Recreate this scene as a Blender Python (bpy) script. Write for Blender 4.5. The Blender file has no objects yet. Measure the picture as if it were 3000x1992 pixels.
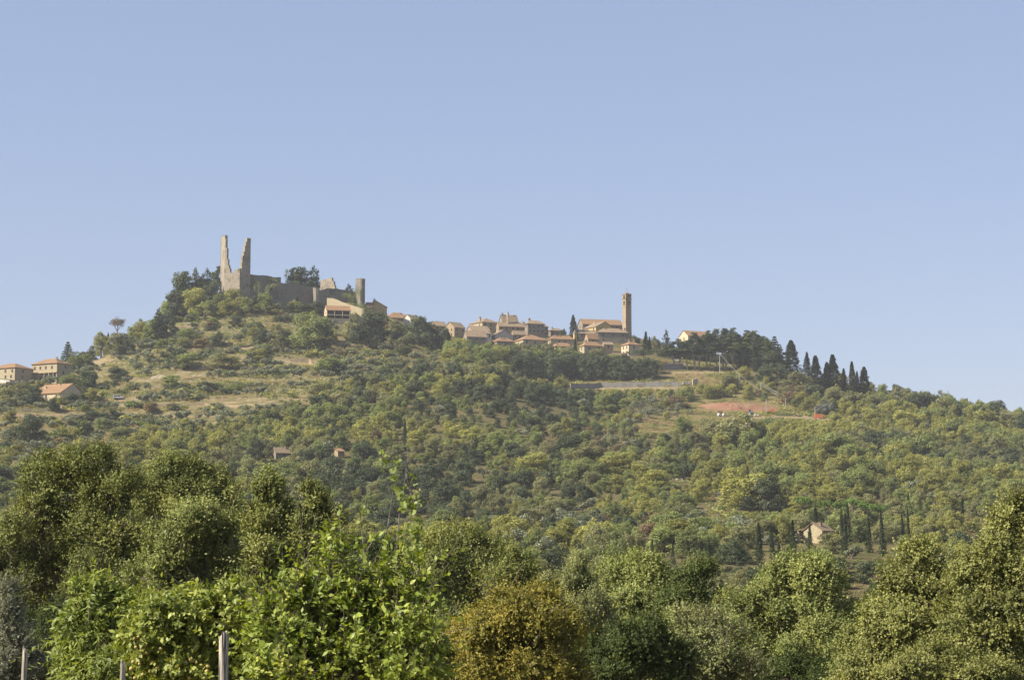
import bpy, math, random
import numpy as np
R = math.radians
random.seed(7)
rng = np.random.default_rng(11)
scene = bpy.context.scene
col = scene.collection

# ------------------------------------------------------------------ camera geometry (photo is 3000 x 1992)
F, CU, CV = 6250.0, 1500.0, 996.0
VH = 1700.0                                    # horizon row
TH = math.atan((VH - CV) / F)
ct, st = math.cos(TH), math.sin(TH)

def P(u, v, Y):
    """world point seen at pixel (u, v) at northing Y (camera at the origin)"""
    a, b = (u - CU) / F, (CV - v) / F
    dy, dz = ct - b * st, st + b * ct
    k = Y / dy
    return np.array((a * k, Y, dz * k))

def proj(x, y, z):
    d = y * ct + z * st
    return CU + F * x / d, CV - F * (z * ct - y * st) / d

# ------------------------------------------------------------------ sun
SUN_EL, SUN_B = R(41), R(20)
SUN_STR, SKY_STR, EXPO = 5.0, 0.080, 1.0
ALB = .78
HAZE = .00007

# ------------------------------------------------------------------ helpers
def link(o):
    col.objects.link(o); return o

def tag(o, label=None, cat=None, group=None, kind=None):
    if label: o['label'] = label
    if cat: o['category'] = cat
    if group: o['group'] = group
    if kind: o['kind'] = kind
    return o

def empty(name, loc, label=None, cat=None, group=None):
    o = bpy.data.objects.new(name, None)
    o.location = tuple(float(c) for c in loc); o.empty_display_size = 0.3
    link(o)
    return tag(o, label, cat, group)

def quads_mesh(name, Q, mats, mi=None, tint=None):
    """Q (N,4,3) loose quads -> mesh"""
    Q = np.asarray(Q, dtype=np.float32); n = len(Q)
    me = bpy.data.meshes.new(name)
    me.vertices.add(4 * n); me.loops.add(4 * n); me.polygons.add(n)
    me.vertices.foreach_set('co', Q.reshape(-1))
    me.loops.foreach_set('vertex_index', np.arange(4 * n, dtype=np.int32))
    me.polygons.foreach_set('loop_start', np.arange(0, 4 * n, 4, dtype=np.int32))
    if mi is not None: me.polygons.foreach_set('material_index', np.asarray(mi, dtype=np.int32))
    for m in mats: me.materials.append(m)
    me.update(calc_edges=True)
    if tint is not None:
        at = me.attributes.new('tint', 'FLOAT', 'FACE')
        at.data.foreach_set('value', np.asarray(tint, dtype=np.float32))
    return me

class MB:
    """collects polygons in world space, builds ONE mesh object relative to its parent"""
    def __init__(self): self.v, self.f, self.m = [], [], []
    def poly(self, pts, m=0):
        i = len(self.v); self.v += [tuple(float(c) for c in p) for p in pts]
        self.f.append(list(range(i, i + len(pts)))); self.m.append(m)
    def hexa(self, b, t, m=0):
        """bottom ring b and top ring t (same length, counter-clockwise)"""
        n = len(b); i = len(self.v)
        self.v += [tuple(float(c) for c in p) for p in list(b) + list(t)]
        self.f.append([i + k for k in range(n)][::-1]); self.m.append(m)
        self.f.append([i + n + k for k in range(n)]); self.m.append(m)
        for k in range(n):
            q = (k + 1) % n
            self.f.append([i + k, i + q, i + n + q, i + n + k]); self.m.append(m)
    def box(self, c, sx, sy, sz, ax=(1, 0), m=0):
        """box centred on c in xy, standing on c.z; ax is its local x axis"""
        ax = np.array(ax, float); ax /= np.hypot(*ax); ay = np.array((-ax[1], ax[0]))
        b = []
        for s, t in ((-1, -1), (1, -1), (1, 1), (-1, 1)):
            p = np.array(c[:2]) + ax * s * sx / 2 + ay * t * sy / 2
            b.append((p[0], p[1], c[2]))
        self.hexa(b, [(x, y, z + sz) for x, y, z in b], m)
    def tube(self, pts, rad, n=6, m=0):
        pts = [np.array(p, float) for p in pts]; rings = []
        for k, p in enumerate(pts):
            d = pts[min(k + 1, len(pts) - 1)] - pts[max(k - 1, 0)]; d /= np.linalg.norm(d) + 1e-9
            a = np.cross(d, (0.31, 0.95, 0.1)); a /= np.linalg.norm(a); b = np.cross(d, a)
            i = len(self.v)
            for j in range(n):
                t = 2 * math.pi * j / n
                self.v.append(tuple(p + rad[k] * (a * math.cos(t) + b * math.sin(t))))
            rings.append(i)
        for k in range(len(rings) - 1):
            for j in range(n):
                q = (j + 1) % n
                self.f.append([rings[k] + j, rings[k] + q, rings[k + 1] + q, rings[k + 1] + j]); self.m.append(m)
        self.f.append([rings[0] + j for j in range(n)][::-1]); self.m.append(m)
        self.f.append([rings[-1] + j for j in range(n)]); self.m.append(m)
    def build(self, name, mats, parent=None, smooth=False, loc=None):
        if not isinstance(mats, (list, tuple)): mats = [mats]
        org = np.zeros(3)
        p = parent
        while p is not None: org = org + np.array(p.location); p = p.parent
        if loc is not None: org = org + np.array(loc, float)
        me = bpy.data.meshes.new(name)
        me.from_pydata([tuple(np.array(q) - org) for q in self.v], [], self.f)
        for m in mats: me.materials.append(m)
        me.polygons.foreach_set('material_index', self.m)
        if smooth: me.polygons.foreach_set('use_smooth', [True] * len(self.f))
        me.update()
        o = bpy.data.objects.new(name, me)
        if loc is not None: o.location = tuple(float(c) for c in loc)
        o.parent = parent
        return link(o)

# ------------------------------------------------------------------ materials
def newmat(name):
    m = bpy.data.materials.new(name); m.use_nodes = True
    nt = m.node_tree; nt.nodes.clear()
    out = nt.nodes.new('ShaderNodeOutputMaterial')
    return m, nt, out

def N(nt, t, **kw):
    n = nt.nodes.new(t)
    for k, v in kw.items(): setattr(n, k, v)
    return n

def ramp(nt, stops, fac):
    r = N(nt, 'ShaderNodeValToRGB'); e = r.color_ramp.elements
    while len(e) < len(stops): e.new(0.5)
    for i, (p, c) in enumerate(stops): e[i].position = p; e[i].color = (*c, 1)
    nt.links.new(fac, r.inputs[0]); return r.outputs[0]

def noise(nt, scale, detail=4, rough=0.6, vec=None):
    n = N(nt, 'ShaderNodeTexNoise'); n.inputs['Scale'].default_value = scale
    n.inputs['Detail'].default_value = detail; n.inputs['Roughness'].default_value = rough
    if vec is not None: nt.links.new(vec, n.inputs['Vector'])
    return n.outputs['Fac']

def mix(nt, f, a, b, mode='MIX'):
    n = N(nt, 'ShaderNodeMix', data_type='RGBA', blend_type=mode)
    if isinstance(f, (int, float)): n.inputs[0].default_value = f
    else: nt.links.new(f, n.inputs[0])
    for s, x in ((6, a), (7, b)):
        if isinstance(x, tuple): n.inputs[s].default_value = (*x, 1)
        else: nt.links.new(x, n.inputs[s])
    return n.outputs[2]

def leafmat(name, c1, c2, c3, trans=0.38, gloss=0.015, var=0.45):
    c1, c2, c3 = [tuple(ALB * q for q in c_) for c_ in (c1, c2, c3)]
    m, nt, out = newmat(name); L = nt.links.new
    at = N(nt, 'ShaderNodeAttribute', attribute_name='tint')
    c = ramp(nt, [(0.0, c1), (0.55, c2), (1.0, c3)], at.outputs['Fac'])
    oi = N(nt, 'ShaderNodeObjectInfo')
    mr = N(nt, 'ShaderNodeMapRange'); L(oi.outputs['Random'], mr.inputs[0])
    mr.inputs[3].default_value = 1 - var / 2; mr.inputs[4].default_value = 1 + var / 2
    hs = N(nt, 'ShaderNodeHueSaturation'); L(c, hs.inputs['Color']); L(mr.outputs[0], hs.inputs['Value'])
    d = N(nt, 'ShaderNodeBsdfDiffuse'); L(hs.outputs[0], d.inputs[0])
    tc = mix(nt, 1.0, hs.outputs[0], (1.25, 1.2, 0.55), 'MULTIPLY')
    t = N(nt, 'ShaderNodeBsdfTranslucent'); L(tc, t.inputs[0])
    ms = N(nt, 'ShaderNodeMixShader'); ms.inputs[0].default_value = trans
    L(d.outputs[0], ms.inputs[1]); L(t.outputs[0], ms.inputs[2])
    res = ms.outputs[0]
    if gloss:
        g = N(nt, 'ShaderNodeBsdfGlossy'); g.inputs['Roughness'].default_value = 0.55
        m2 = N(nt, 'ShaderNodeMixShader'); m2.inputs[0].default_value = gloss
        L(res, m2.inputs[1]); L(g.outputs[0], m2.inputs[2]); res = m2.outputs[0]
    L(res, out.inputs[0])
    return m

def surf(name, c1, c2, c3=None, s1=0.35, s2=2.2, rough=0.9, bump=0.3, brick=None):
    c1, c2, c3 = [tuple(ALB * q for q in c_) if c_ else None for c_ in (c1, c2, c3)]
    m, nt, out = newmat(name); L = nt.links.new
    tc = N(nt, 'ShaderNodeTexCoord').outputs['Object']
    n1, n2 = noise(nt, s1, 6, 0.65, tc), noise(nt, s2, 5, 0.7, tc)
    c = mix(nt, n1, c1, c2)
    c = ramp_mul(nt, c, n1, n2)
    if c3: 
        r = N(nt, 'ShaderNodeValToRGB'); r.color_ramp.elements[0].position = 0.52; r.color_ramp.elements[1].position = 0.68
        L(noise(nt, s1 * 0.8, 5, 0.6, N(nt, 'ShaderNodeTexCoord').outputs['Generated'] if False else tc), r.inputs[0])
        c = mix(nt, r.outputs[0], c, c3)
    b = N(nt, 'ShaderNodeBsdfPrincipled'); b.inputs['Roughness'].default_value = rough
    b.inputs['Specular IOR Level'].default_value = 0.2
    L(c, b.inputs['Base Color'])
    if bump:
        bp = N(nt, 'ShaderNodeBump'); bp.inputs['Strength'].default_value = bump; bp.inputs['Distance'].default_value = 0.15
        L(n2, bp.inputs['Height']); L(bp.outputs[0], b.inputs['Normal'])
    L(b.outputs[0], out.inputs[0])
    return m

def ramp_mul(nt, c, n1, n2):
    k = ramp(nt, [(0.25, (0.55, 0.55, 0.55)), (0.75, (1.3, 1.3, 1.3))], n2)
    return mix(nt, 1.0, c, k, 'MULTIPLY')

M = {}
M['oak_green'] = leafmat('leaf_oak_green', (0.144, 0.185, 0.063), (0.276, 0.322, 0.110), (0.450, 0.470, 0.185))
M['oak_yellow'] = leafmat('leaf_oak_yellow', (0.205, 0.222, 0.059), (0.378, 0.377, 0.110), (0.573, 0.527, 0.176))
M['oak_dark'] = leafmat('leaf_holm_oak', (0.045, 0.066, 0.034), (0.101, 0.129, 0.062), (0.193, 0.213, 0.105), trans=.2)
M['oak_dull'] = leafmat('leaf_oak_dull', (0.164, 0.174, 0.084), (0.297, 0.298, 0.141), (0.450, 0.429, 0.220))
M['oak_rust'] = leafmat('leaf_oak_rust', (0.176, 0.123, 0.073), (0.288, 0.203, 0.124), (0.388, 0.301, 0.189))
M['olive'] = leafmat('leaf_olive', (0.145, 0.167, 0.101), (0.262, 0.284, 0.177), (0.421, 0.439, 0.292), trans=.15)
M['cypress'] = leafmat('leaf_cypress', (0.022, 0.038, 0.016), (0.049, 0.072, 0.028), (0.101, 0.121, 0.047), trans=.1, var=.3)
M['conifer'] = leafmat('needle_dark', (0.024, 0.043, 0.024), (0.057, 0.084, 0.041), (0.115, 0.142, 0.068), trans=.1, var=.3)
M['pine'] = leafmat('needle_pine', (0.047, 0.070, 0.025), (0.101, 0.132, 0.044), (0.186, 0.209, 0.070), trans=.15, var=.3)
M['stonepine'] = leafmat('needle_stone_pine', (0.086, 0.144, 0.023), (0.159, 0.245, 0.043), (0.245, 0.331, 0.071), trans=.15, var=.3)
M['bluetree'] = leafmat('needle_blue', (.13, .15, .125), (.22, .24, .205), (.32, .34, .29), trans=.1, var=.2) #(0.144, 0.187, 0.172), (0.287, 0.331, 0.302), (0.460, 0.504, 0.446), trans=.1, var=.2)
M['shrub'] = leafmat('leaf_shrub', (0.081, 0.122, 0.028), (0.169, 0.217, 0.049), (0.305, 0.332, 0.085), var=.7)
M['drybush'] = leafmat('leaf_dry', (0.186, 0.132, 0.062), (0.342, 0.256, 0.116), (0.528, 0.404, 0.202), var=.5)
M['deadpine'] = leafmat('needle_dead', (.11,.085,.06), (.19,.155,.115), (.28,.24,.18), trans=.1)
M['bark'] = surf('bark', (.10, .075, .055), (.20, .165, .13), s1=1.5, s2=8)
M['barkpale'] = surf('bark_pale', (.22, .18, .14), (.36, .31, .26), s1=1.5, s2=8)
M['stone'] = surf('stone_castle_shaded', (.165, .15, .125), (.31, .28, .23), (.105, .096, .082), s1=.14, s2=1.0)  # castle stone darkened so its colour carries the shade on the walls
M['stonepale'] = surf('stone_castle_sunlit', (.26, .225, .17), (.45, .385, .29), (.15, .13, .10), s1=.25, s2=.9)  # paler copy of the castle stone, sunlight put into the colour
M['stonewarm'] = surf('stone_warm', (.33, .245, .15), (.45, .345, .22), (.26, .19, .12), s1=.3, s2=1.8)
M['stonegrey'] = surf('stone_grey', (.23, .195, .15), (.33, .28, .22), (.17, .145, .11), s1=.3, s2=1.8)
M['plasteryellow'] = surf('plaster_yellow', (.55, .40, .16), (.62, .46, .21), s1=.3, s2=1.2, bump=.1)
M['plastercream'] = surf('plaster_cream', (.58, .47, .30), (.68, .57, .39), s1=.3, s2=1.2, bump=.1)
M['stonecream'] = surf('stone_cream', (.41, .34, .215), (.51, .43, .28), s1=.5, s2=2.5)
M['plasterwhite'] = surf('plaster_white', (.66, .61, .52), (.74, .69, .60), s1=.3, s2=1.2, bump=.1)
M['roof'] = surf('terracotta_roof', (.27, .155, .08), (.37, .225, .12), (.21, .15, .095), s1=.45, s2=3.0)
M['roofold'] = surf('old_tile_roof', (.25, .18, .115), (.35, .26, .17), (.19, .15, .10), s1=.45, s2=3.0)
M['dark'] = surf('recess_shade_dark', (.02, .02, .02), (.035, .032, .03), bump=0)  # near-black colour painting the shade of portico and loggia
M['shutter'] = surf('shutter', (.07, .05, .04), (.12, .085, .06), bump=0)
M['surround'] = surf('stone_surround', (.34, .29, .22), (.42, .36, .28), bump=0)
M['concrete'] = surf('concrete', (.42, .40, .36), (.55, .52, .47), s1=.5, s2=4)
M['metal'] = surf('grey_metal', (.22, .22, .22), (.32, .32, .32), rough=.5, bump=0)
M['wood'] = surf('weathered_wood', (.30, .26, .21), (.52, .47, .40), (.20, .165, .13), s1=4, s2=30)
def woodmat(name):
    m, nt, out = newmat(name); L = nt.links.new
    mp = N(nt, 'ShaderNodeMapping'); mp.inputs['Scale'].default_value = (1, 1, .06); L(N(nt, 'ShaderNodeTexCoord').outputs['Object'], mp.inputs[0])
    n1 = noise(nt, 90, 5, .7, mp.outputs[0]); n2 = noise(nt, 22, 4, .6, mp.outputs[0]); n3 = noise(nt, 5, 4, .6)
    c = ramp(nt, [(.36, (.05, .042, .035)), (.44, (.30, .265, .22)), (.6, (.50, .46, .40)), (.75, (.60, .57, .52))], n1)
    c = mix(nt, 1.0, c, ramp(nt, [(.40, (.18, .16, .14)), (.47, (.95, .95, .95)), (.8, (1.1, 1.1, 1.1))], n2), 'MULTIPLY')
    c = mix(nt, 1.0, c, ramp(nt, [(.3, (.7, .66, .6)), (.7, (1.1, 1.1, 1.1))], n3), 'MULTIPLY')
    b = N(nt, 'ShaderNodeBsdfPrincipled'); b.inputs['Roughness'].default_value = .9; L(c, b.inputs['Base Color'])
    bp = N(nt, 'ShaderNodeBump'); bp.inputs['Strength'].default_value = .8; bp.inputs['Distance'].default_value = .02; L(n2, bp.inputs['Height']); L(bp.outputs[0], b.inputs['Normal']); L(b.outputs[0], out.inputs[0])
    return m
M['wood'] = woodmat('weathered_post_wood')
M['redearth'] = surf('red_earth', (.24, .11, .06), (.36, .19, .115), (.28, .20, .12), s1=.25, s2=1.3)
M['greywall'] = surf('grey_retaining_wall', (.22, .212, .20), (.31, .30, .285), (.16, .155, .145), s1=.4, s2=2)
M['paleearth'] = surf('pale_earth', (.31, .25, .165), (.43, .36, .26), s1=.3, s2=1.5)
M['orange'] = surf('orange_plastic', (.62, .15, .06), (.72, .22, .10), s1=1, s2=5, rough=.6, bump=0)
M['whiteplastic'] = surf('white_plastic', (.52, .52, .52), (.62, .62, .60), s1=1, s2=5, rough=.5, bump=0)
M['glass'] = surf('dark_glass', (.03, .035, .04), (.05, .055, .06), rough=.15, bump=0)
M['rubber'] = surf('black_rubber', (.02, .02, .02), (.03, .03, .03), bump=0)
M['cable'] = surf('pale_cable', (.45, .45, .44), (.55, .55, .54), rough=.5, bump=0)
M['fruit'] = surf('yellow_fruit', (.50, .38, .10), (.66, .53, .20), s1=8, s2=40, rough=.5, bump=0)

# ------------------------------------------------------------------ terrain
CP = [
 (-400,1160,1000),(-400,1300,830),(-300,1120,1060),(0,1112,1062),(0,1200,960),(0,1300,850),(0,1400,760),(0,1500,650),(120,1112,1075),(120,1180,1005),
 (230,1085,1120),(300,1040,1160),(300,1100,1085),(300,1200,975),(300,1300,865),(300,1400,760),
 (380,1005,1190),(440,965,1212),(500,932,1228),(500,1000,1165),(500,1100,1075),(500,1200,970),(500,1300,865),(560,905,1240),
 (640,895,1248),(700,900,1240),(700,1000,1160),(700,1100,1070),(700,1200,965),(700,1300,865),(700,1400,765),
 (850,903,1236),(900,905,1235),(900,1000,1160),(900,1100,1065),(900,1200,960),(900,1300,860),
 (1030,930,1222),(1100,935,1245),(1100,1000,1180),(1100,1100,1065),(1100,1200,955),(1100,1300,855),(1100,1400,765),
 (1180,955,1255),(1200,1015,1200),(1300,990,1270),(1300,1045,1190),(1300,1120,1070),(1320,1200,950),(1320,1280,860),
 (1400,1000,1285),(1420,1060,1160),(1420,1120,1065),(1420,1200,955),
 (1500,990,1325),(1500,1026,1270),(1500,1070,1225),(1520,1150,1110),(1550,1230,1000),(1550,1300,880),(1500,1400,765),
 (1600,990,1330),(1600,1030,1270),(1600,1110,1205),(1650,1180,1110),(1680,1260,1000),(1720,1330,880),
 (1700,992,1335),(1700,1042,1260),(1700,1115,1200),(1760,1140,1170),(1820,995,1325),(1840,1042,1258),(1850,1115,1190),(1800,1200,1060),(1850,1300,900),(1800,1400,770),
 (1930,1060,1240),(2000,1040,1280),(2000,1085,1225),(2000,1140,1160),(2000,1190,1105),(2000,1240,1040),(2000,1320,880),(2000,1400,780),
 (2110,1088,1225),(2200,1086,1230),(2200,1140,1165),(2200,1215,1085),(2200,1240,1045),(2200,1320,890),
 (2330,1098,1215),(2400,1140,1185),(2400,1222,1085),(2400,1300,930),(2400,1400,790),
 (2530,1160,1175),(2560,1215,1105),(2560,1300,960),(2650,1200,1150),(2800,1232,1130),(2800,1300,1000),(2800,1400,830),
 (3000,1275,1110),(3000,1350,950),(3000,1430,800),(3300,1330,1060),(3300,1420,880),
]
for u in (-400, 100, 600, 1100, 1600, 2100, 2600, 3100, 3500):
    CP += [(u, 1500, 675), (u, 1590, 545), (u, 1660, 430)]
pts = [P(u, v, Y) for u, v, Y in CP]
for x in (-500, -300, -150, 0, 150, 300, 500):
    pts += [np.array((x, y, z)) for y, z in ((-60, -1.2), (15, -2.2), (60, -5), (120, -10), (220, -17), (320, -10))]
for u, z in ((-900, 60), (-400, 70), (100, 85), (600, 115), (900, 120), (1300, 120), (1700, 118), (2100, 105), (2500, 85), (3000, 70), (3600, 50)):
    pts.append(np.array(((u - CU) / F * 1480, 1480, z))); pts.append(np.array(((u - CU) / F * 1700, 1700, z * .3)))
for u, v, Y in ((-100, 1150, 1180), (0, 1140, 1150), (120, 1130, 1165), (60, 1165, 1260), (200, 1105, 1200), (200, 1140, 1280), (300, 1060, 1230), (300, 1100, 1300), (400, 1020, 1270), (500, 960, 1300), (560, 940, 1310)): pts.append(P(u, v, Y))
for u in (1450, 1600, 1750, 1850): pts.append(P(u, 985, 1375))
for u in (640, 760, 900, 1040): pts.append(P(u, 893, 1285))
pts = np.array(pts)
_d = np.linalg.norm(pts[:, None, :2] - pts[None, :, :2], axis=2)
_A = _d + np.eye(len(pts)) * (-1.0)
_B = np.hstack([np.ones((len(pts), 1)), pts[:, :2] / 1000])
_K = np.vstack([np.hstack([_A, _B]), np.hstack([_B.T, np.zeros((3, 3))])])
_w = np.linalg.solve(_K, np.concatenate([pts[:, 2], np.zeros(3)]))

def vnoise(x, y, s, seed=0):
    """smooth value noise"""
    r = np.random.default_rng(seed).random((256, 256))
    X, Y = x / s + 97.3, y / s + 41.7
    i, j = np.floor(X).astype(int), np.floor(Y).astype(int)
    f, g = X - i, Y - j; f = f * f * (3 - 2 * f); g = g * g * (3 - 2 * g)
    a, b, c, d = r[i % 256, j % 256], r[(i + 1) % 256, j % 256], r[i % 256, (j + 1) % 256], r[(i + 1) % 256, (j + 1) % 256]
    return (a * (1 - f) + b * f) * (1 - g) + (c * (1 - f) + d * f) * g

def base_z(x, y):
    x, y = np.asarray(x, float), np.asarray(y, float)
    xc, yc = np.clip(x, -520, 520), np.clip(y, -60, 1750)
    sh = xc.shape; xc, yc = xc.ravel(), yc.ravel(); z = np.empty(len(xc))
    for s in range(0, len(xc), 20000):
        e = slice(s, s + 20000)
        d = np.hypot(xc[e, None] - pts[None, :, 0], yc[e, None] - pts[None, :, 1])
        z[e] = d @ _w[:-3] + _w[-3] + _w[-2] * xc[e] / 1000 + _w[-1] * yc[e] / 1000
    z = z.reshape(sh)
    out = np.hypot(np.maximum(np.abs(x) - 520, 0), np.maximum(np.maximum(y - 1750, -60 - y), 0))
    k = np.clip(out / 900, 0, 1); k = k * k * (3 - 2 * k)
    return z * (1 - k) + (-8) * k

def smooth(a, b, x):
    t = np.clip((x - a) / (b - a), 0, 1); return t * t * (3 - 2 * t)

def wood_edge(v):
    """pixel column where the wood starts, for a row"""
    return np.interp(v, [1000, 1040, 1090, 1120, 1150, 1200, 1235, 1265, 1290, 1330, 1400], [1480, 1330, 1255, 1130, 985, 900, 760, 560, 420, 320, -300])

TER = 4.6
def terrace_mask(x, y, z):
    u, v = proj(x, y, z)
    return smooth(60, -120, u - wood_edge(v)) * smooth(640, 720, y) * smooth(1235, 1215, y)

def full_z(x, y):
    z = base_z(x, y)
    m = terrace_mask(x, y, z)
    t = (z + 5 * (vnoise(x, y, 90, 3) - .5)) / TER
    f = t - np.floor(t)
    zt = z + TER * (smooth(.62, .95, f) - f) * .8
    return z + (zt - z) * m + (vnoise(x, y, 25, 5) - .5) * .8 * smooth(100, 400, y)

xs = np.concatenate([[-6000, -4000, -2600, -1700, -1150, -850, -680, -580], np.arange(-520, 521, 4.0), [580, 680, 850, 1150, 1700, 2600, 4000, 6000]])
ys = np.concatenate([[-3000, -1800, -1000, -500, -250, -120], np.arange(-60, 600, 8.0), np.arange(600, 1360, 2.0), np.arange(1360, 1752, 8.0), [1800, 1900, 2100, 2400, 2900, 3600, 4600, 6000]])
GX, GY = np.meshgrid(xs, ys, indexing='ij')
GZ = full_z(GX, GY)

def ground(x, y):
    x, y = np.asarray(x, float), np.asarray(y, float)
    i = np.clip(np.searchsorted(xs, x) - 1, 0, len(xs) - 2); j = np.clip(np.searchsorted(ys, y) - 1, 0, len(ys) - 2)
    f = (x - xs[i]) / (xs[i + 1] - xs[i]); g = (y - ys[j]) / (ys[j + 1] - ys[j])
    return (GZ[i, j] * (1 - f) + GZ[i + 1, j] * f) * (1 - g) + (GZ[i, j + 1] * (1 - f) + GZ[i + 1, j + 1] * f) * g

_Y = np.arange(60, 1420, 1.0)
def hit(u, v):
    """first ground point on the ray through a pixel; the skyline point of the column when the ray misses"""
    d = P(u, v, 1.0)
    g = ground(d[0] * _Y, _Y)
    k = np.nonzero(g >= d[2] * _Y)[0]
    if len(k): Y = _Y[k[0]]
    else: 
        far = _Y > 700
        Y = _Y[far][np.argmax((g / _Y)[far])]
    return np.array((d[0] * Y, Y, float(ground(d[0] * Y, Y))))

# zones painted on the ground as land use (bare red earth, meadow, wood floor)
GU, GV = proj(GX, GY, GZ); GU = np.where(GY > 200, GU, 0); GV = np.where(GY > 200, GV, 1900)
z_wood = smooth(-60, 60, GU - wood_edge(GV))
def blob(u, v, cu, cv, ru, rv): return smooth(1.15, .8, np.hypot((u - cu) / ru, (v - cv) / rv))
clear = np.maximum.reduce([blob(GU, GV, 2180, 1200, 190, 55), blob(GU, GV, 1990, 1245, 150, 28), blob(GU, GV, 2440, 1222, 180, 22), blob(GU, GV, 1830, 1125, 190, 24), blob(GU, GV, 2060, 1112, 120, 34), blob(GU, GV, 2130,1075,150,22), blob(GU, GV, 2080,1560,160,50)])
z_wood = np.clip(z_wood - clear, 0, 1)
z_red = np.maximum(.8 * blob(GU, GV, 2160, 1192, 100, 8), .7 * blob(GU, GV, 2235, 1205, 40, 12))

BANDS = [([(300, 1186), (620, 1189), (950, 1192)], 6), ([(40, 1214), (300, 1216), (640, 1221)], 5), ([(530, 1238), (640, 1243)], 5), ([(520, 1085), (600, 1074), (711, 1060), (800, 1058), (945, 1066)], 8), ([(380, 1117), (571, 1101), (700, 1094)], 5),
         ([(552, 1034), (762, 1015)], 4), ([(965, 991), (1060, 1000)], 5), ([(584, 1174), (800, 1170), (997, 1173)], 4), ([(330, 1172), (420, 1170)], 5), ([(440, 965), (560, 955)], 3), ([(235, 1075), (330, 1050)], 9), ([(1020, 1012), (1075, 1015)], 6), ([(1672, 1141), (1990, 1137)], 5), ([(1960, 1092), (2120, 1090)], 4), ([(2200, 1224), (2300, 1221), (2400, 1229), (2550, 1226)], 4)]
def on_band(u, v, grow=0.):
    r = np.zeros(np.shape(u))
    for pl, th in BANDS:
        a_, b_ = zip(*pl); th = th + grow
        r = np.maximum(r, smooth(th * 1.25, th * .7, np.abs(v - np.interp(u, a_, b_))) * ((u > a_[0]) & (u < a_[-1])))
    return r
z_track = on_band(GU, GV)
m, nt, out = newmat('hillside_ground'); L = nt.links.new
tc = N(nt, 'ShaderNodeTexCoord').outputs['Object']
n1, n2, n3 = noise(nt, .012, 6, .65, tc), noise(nt, .07, 6, .7, tc), noise(nt, .5, 5, .7, tc)
grass = ramp(nt, [(.34, (.085, .10, .03)), (.45, (.16, .145, .05)), (.54, (.235, .185, .088)), (.66, (.17, .11, .06))], n2)
grass = mix(nt, 1.0, grass, ramp(nt, [(.3, (.62, .62, .62)), (.7, (1.25, 1.25, 1.25))], n3), 'MULTIPLY')
floor_ = ramp(nt, [(.35, (.08, .085, .035)), (.6, (.15, .12, .06)), (.75, (.24, .18, .10))], n2)
geo = N(nt, 'ShaderNodeNewGeometry'); sx = N(nt, 'ShaderNodeSeparateXYZ'); L(geo.outputs['True Normal'], sx.inputs[0])
steep = ramp(nt, [(.72, (1, 1, 1)), (.90, (0, 0, 0))], sx.outputs[2])
bank = ramp(nt, [(.35, (.22, .16, .085)), (.5, (.12, .12, .045)), (.66, (.33, .27, .18))], n3)
grass = mix(nt, steep, grass, bank)
aw = N(nt, 'ShaderNodeAttribute', attribute_name='wood'); ar = N(nt, 'ShaderNodeAttribute', attribute_name='bare')
c = mix(nt, aw.outputs['Fac'], grass, floor_)
at_ = N(nt, 'ShaderNodeAttribute', attribute_name='track')
c = mix(nt, at_.outputs['Fac'], c, ramp(nt, [(.3, (.15, .13, .06)), (.5, (.265, .205, .115)), (.7, (.34, .275, .175))], n3))
red = ramp(nt, [(.3, (.22, .12, .06)), (.5, (.29, .16, .085)), (.7, (.33, .25, .15))], n3)
c = mix(nt, ar.outputs['Fac'], c, red)
c = mix(nt, 1.0, c, (ALB, ALB, ALB), 'MULTIPLY')
b = N(nt, 'ShaderNodeBsdfDiffuse'); L(c, b.inputs[0])
bp = N(nt, 'ShaderNodeBump'); bp.inputs['Strength'].default_value = .6; bp.inputs['Distance'].default_value = .6
L(n3, bp.inputs['Height']); L(bp.outputs[0], b.inputs['Normal']); L(b.outputs[0], out.inputs[0])
M['ground'] = m

me = bpy.data.meshes.new('hill_terrain')
nx, ny = len(xs), len(ys)
V = np.stack([GX, GY, GZ], -1).reshape(-1, 3)
idx = np.arange(nx * ny).reshape(nx, ny)
Fq = np.stack([idx[:-1, :-1], idx[1:, :-1], idx[1:, 1:], idx[:-1, 1:]], -1).reshape(-1, 4)
me.vertices.add(len(V)); me.loops.add(Fq.size); me.polygons.add(len(Fq))
me.vertices.foreach_set('co', V.astype(np.float32).ravel())
me.loops.foreach_set('vertex_index', Fq.astype(np.int32).ravel())
me.polygons.foreach_set('loop_start', np.arange(0, Fq.size, 4, dtype=np.int32))
me.polygons.foreach_set('use_smooth', np.ones(len(Fq), dtype=bool))
me.materials.append(M['ground']); me.update(calc_edges=True)
for nm, arr in (('wood', z_wood), ('bare', z_red), ('track', z_track)):
    a = me.attributes.new(nm, 'FLOAT', 'POINT'); a.data.foreach_set('value', arr.astype(np.float32).ravel())
tag(link(bpy.data.objects.new('terrain', me)), kind='structure')

# ------------------------------------------------------------------ foliage generators
def unit(a): return a / (np.linalg.norm(a, axis=-1, keepdims=True) + 1e-9)

def clump_leaves(C, Nrm, size, rg, spread=.8):
    """quads of leaf clumps centred on C, roughly facing Nrm"""
    n = len(C)
    nn = unit(Nrm + rg.normal(0, spread, (n, 3)))
    a = unit(np.cross(nn, rg.normal(0, 1, (n, 3)))); b = np.cross(nn, a)
    s = size * rg.uniform(.6, 1.35, (n, 1)); w = s * rg.uniform(.5, .9, (n, 1))
    return np.stack([C - a * s * .5, C + b * w * .5 + nn * s * .12, C + a * s * .5, C - b * w * .5 + nn * s * .12], 1)

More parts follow.
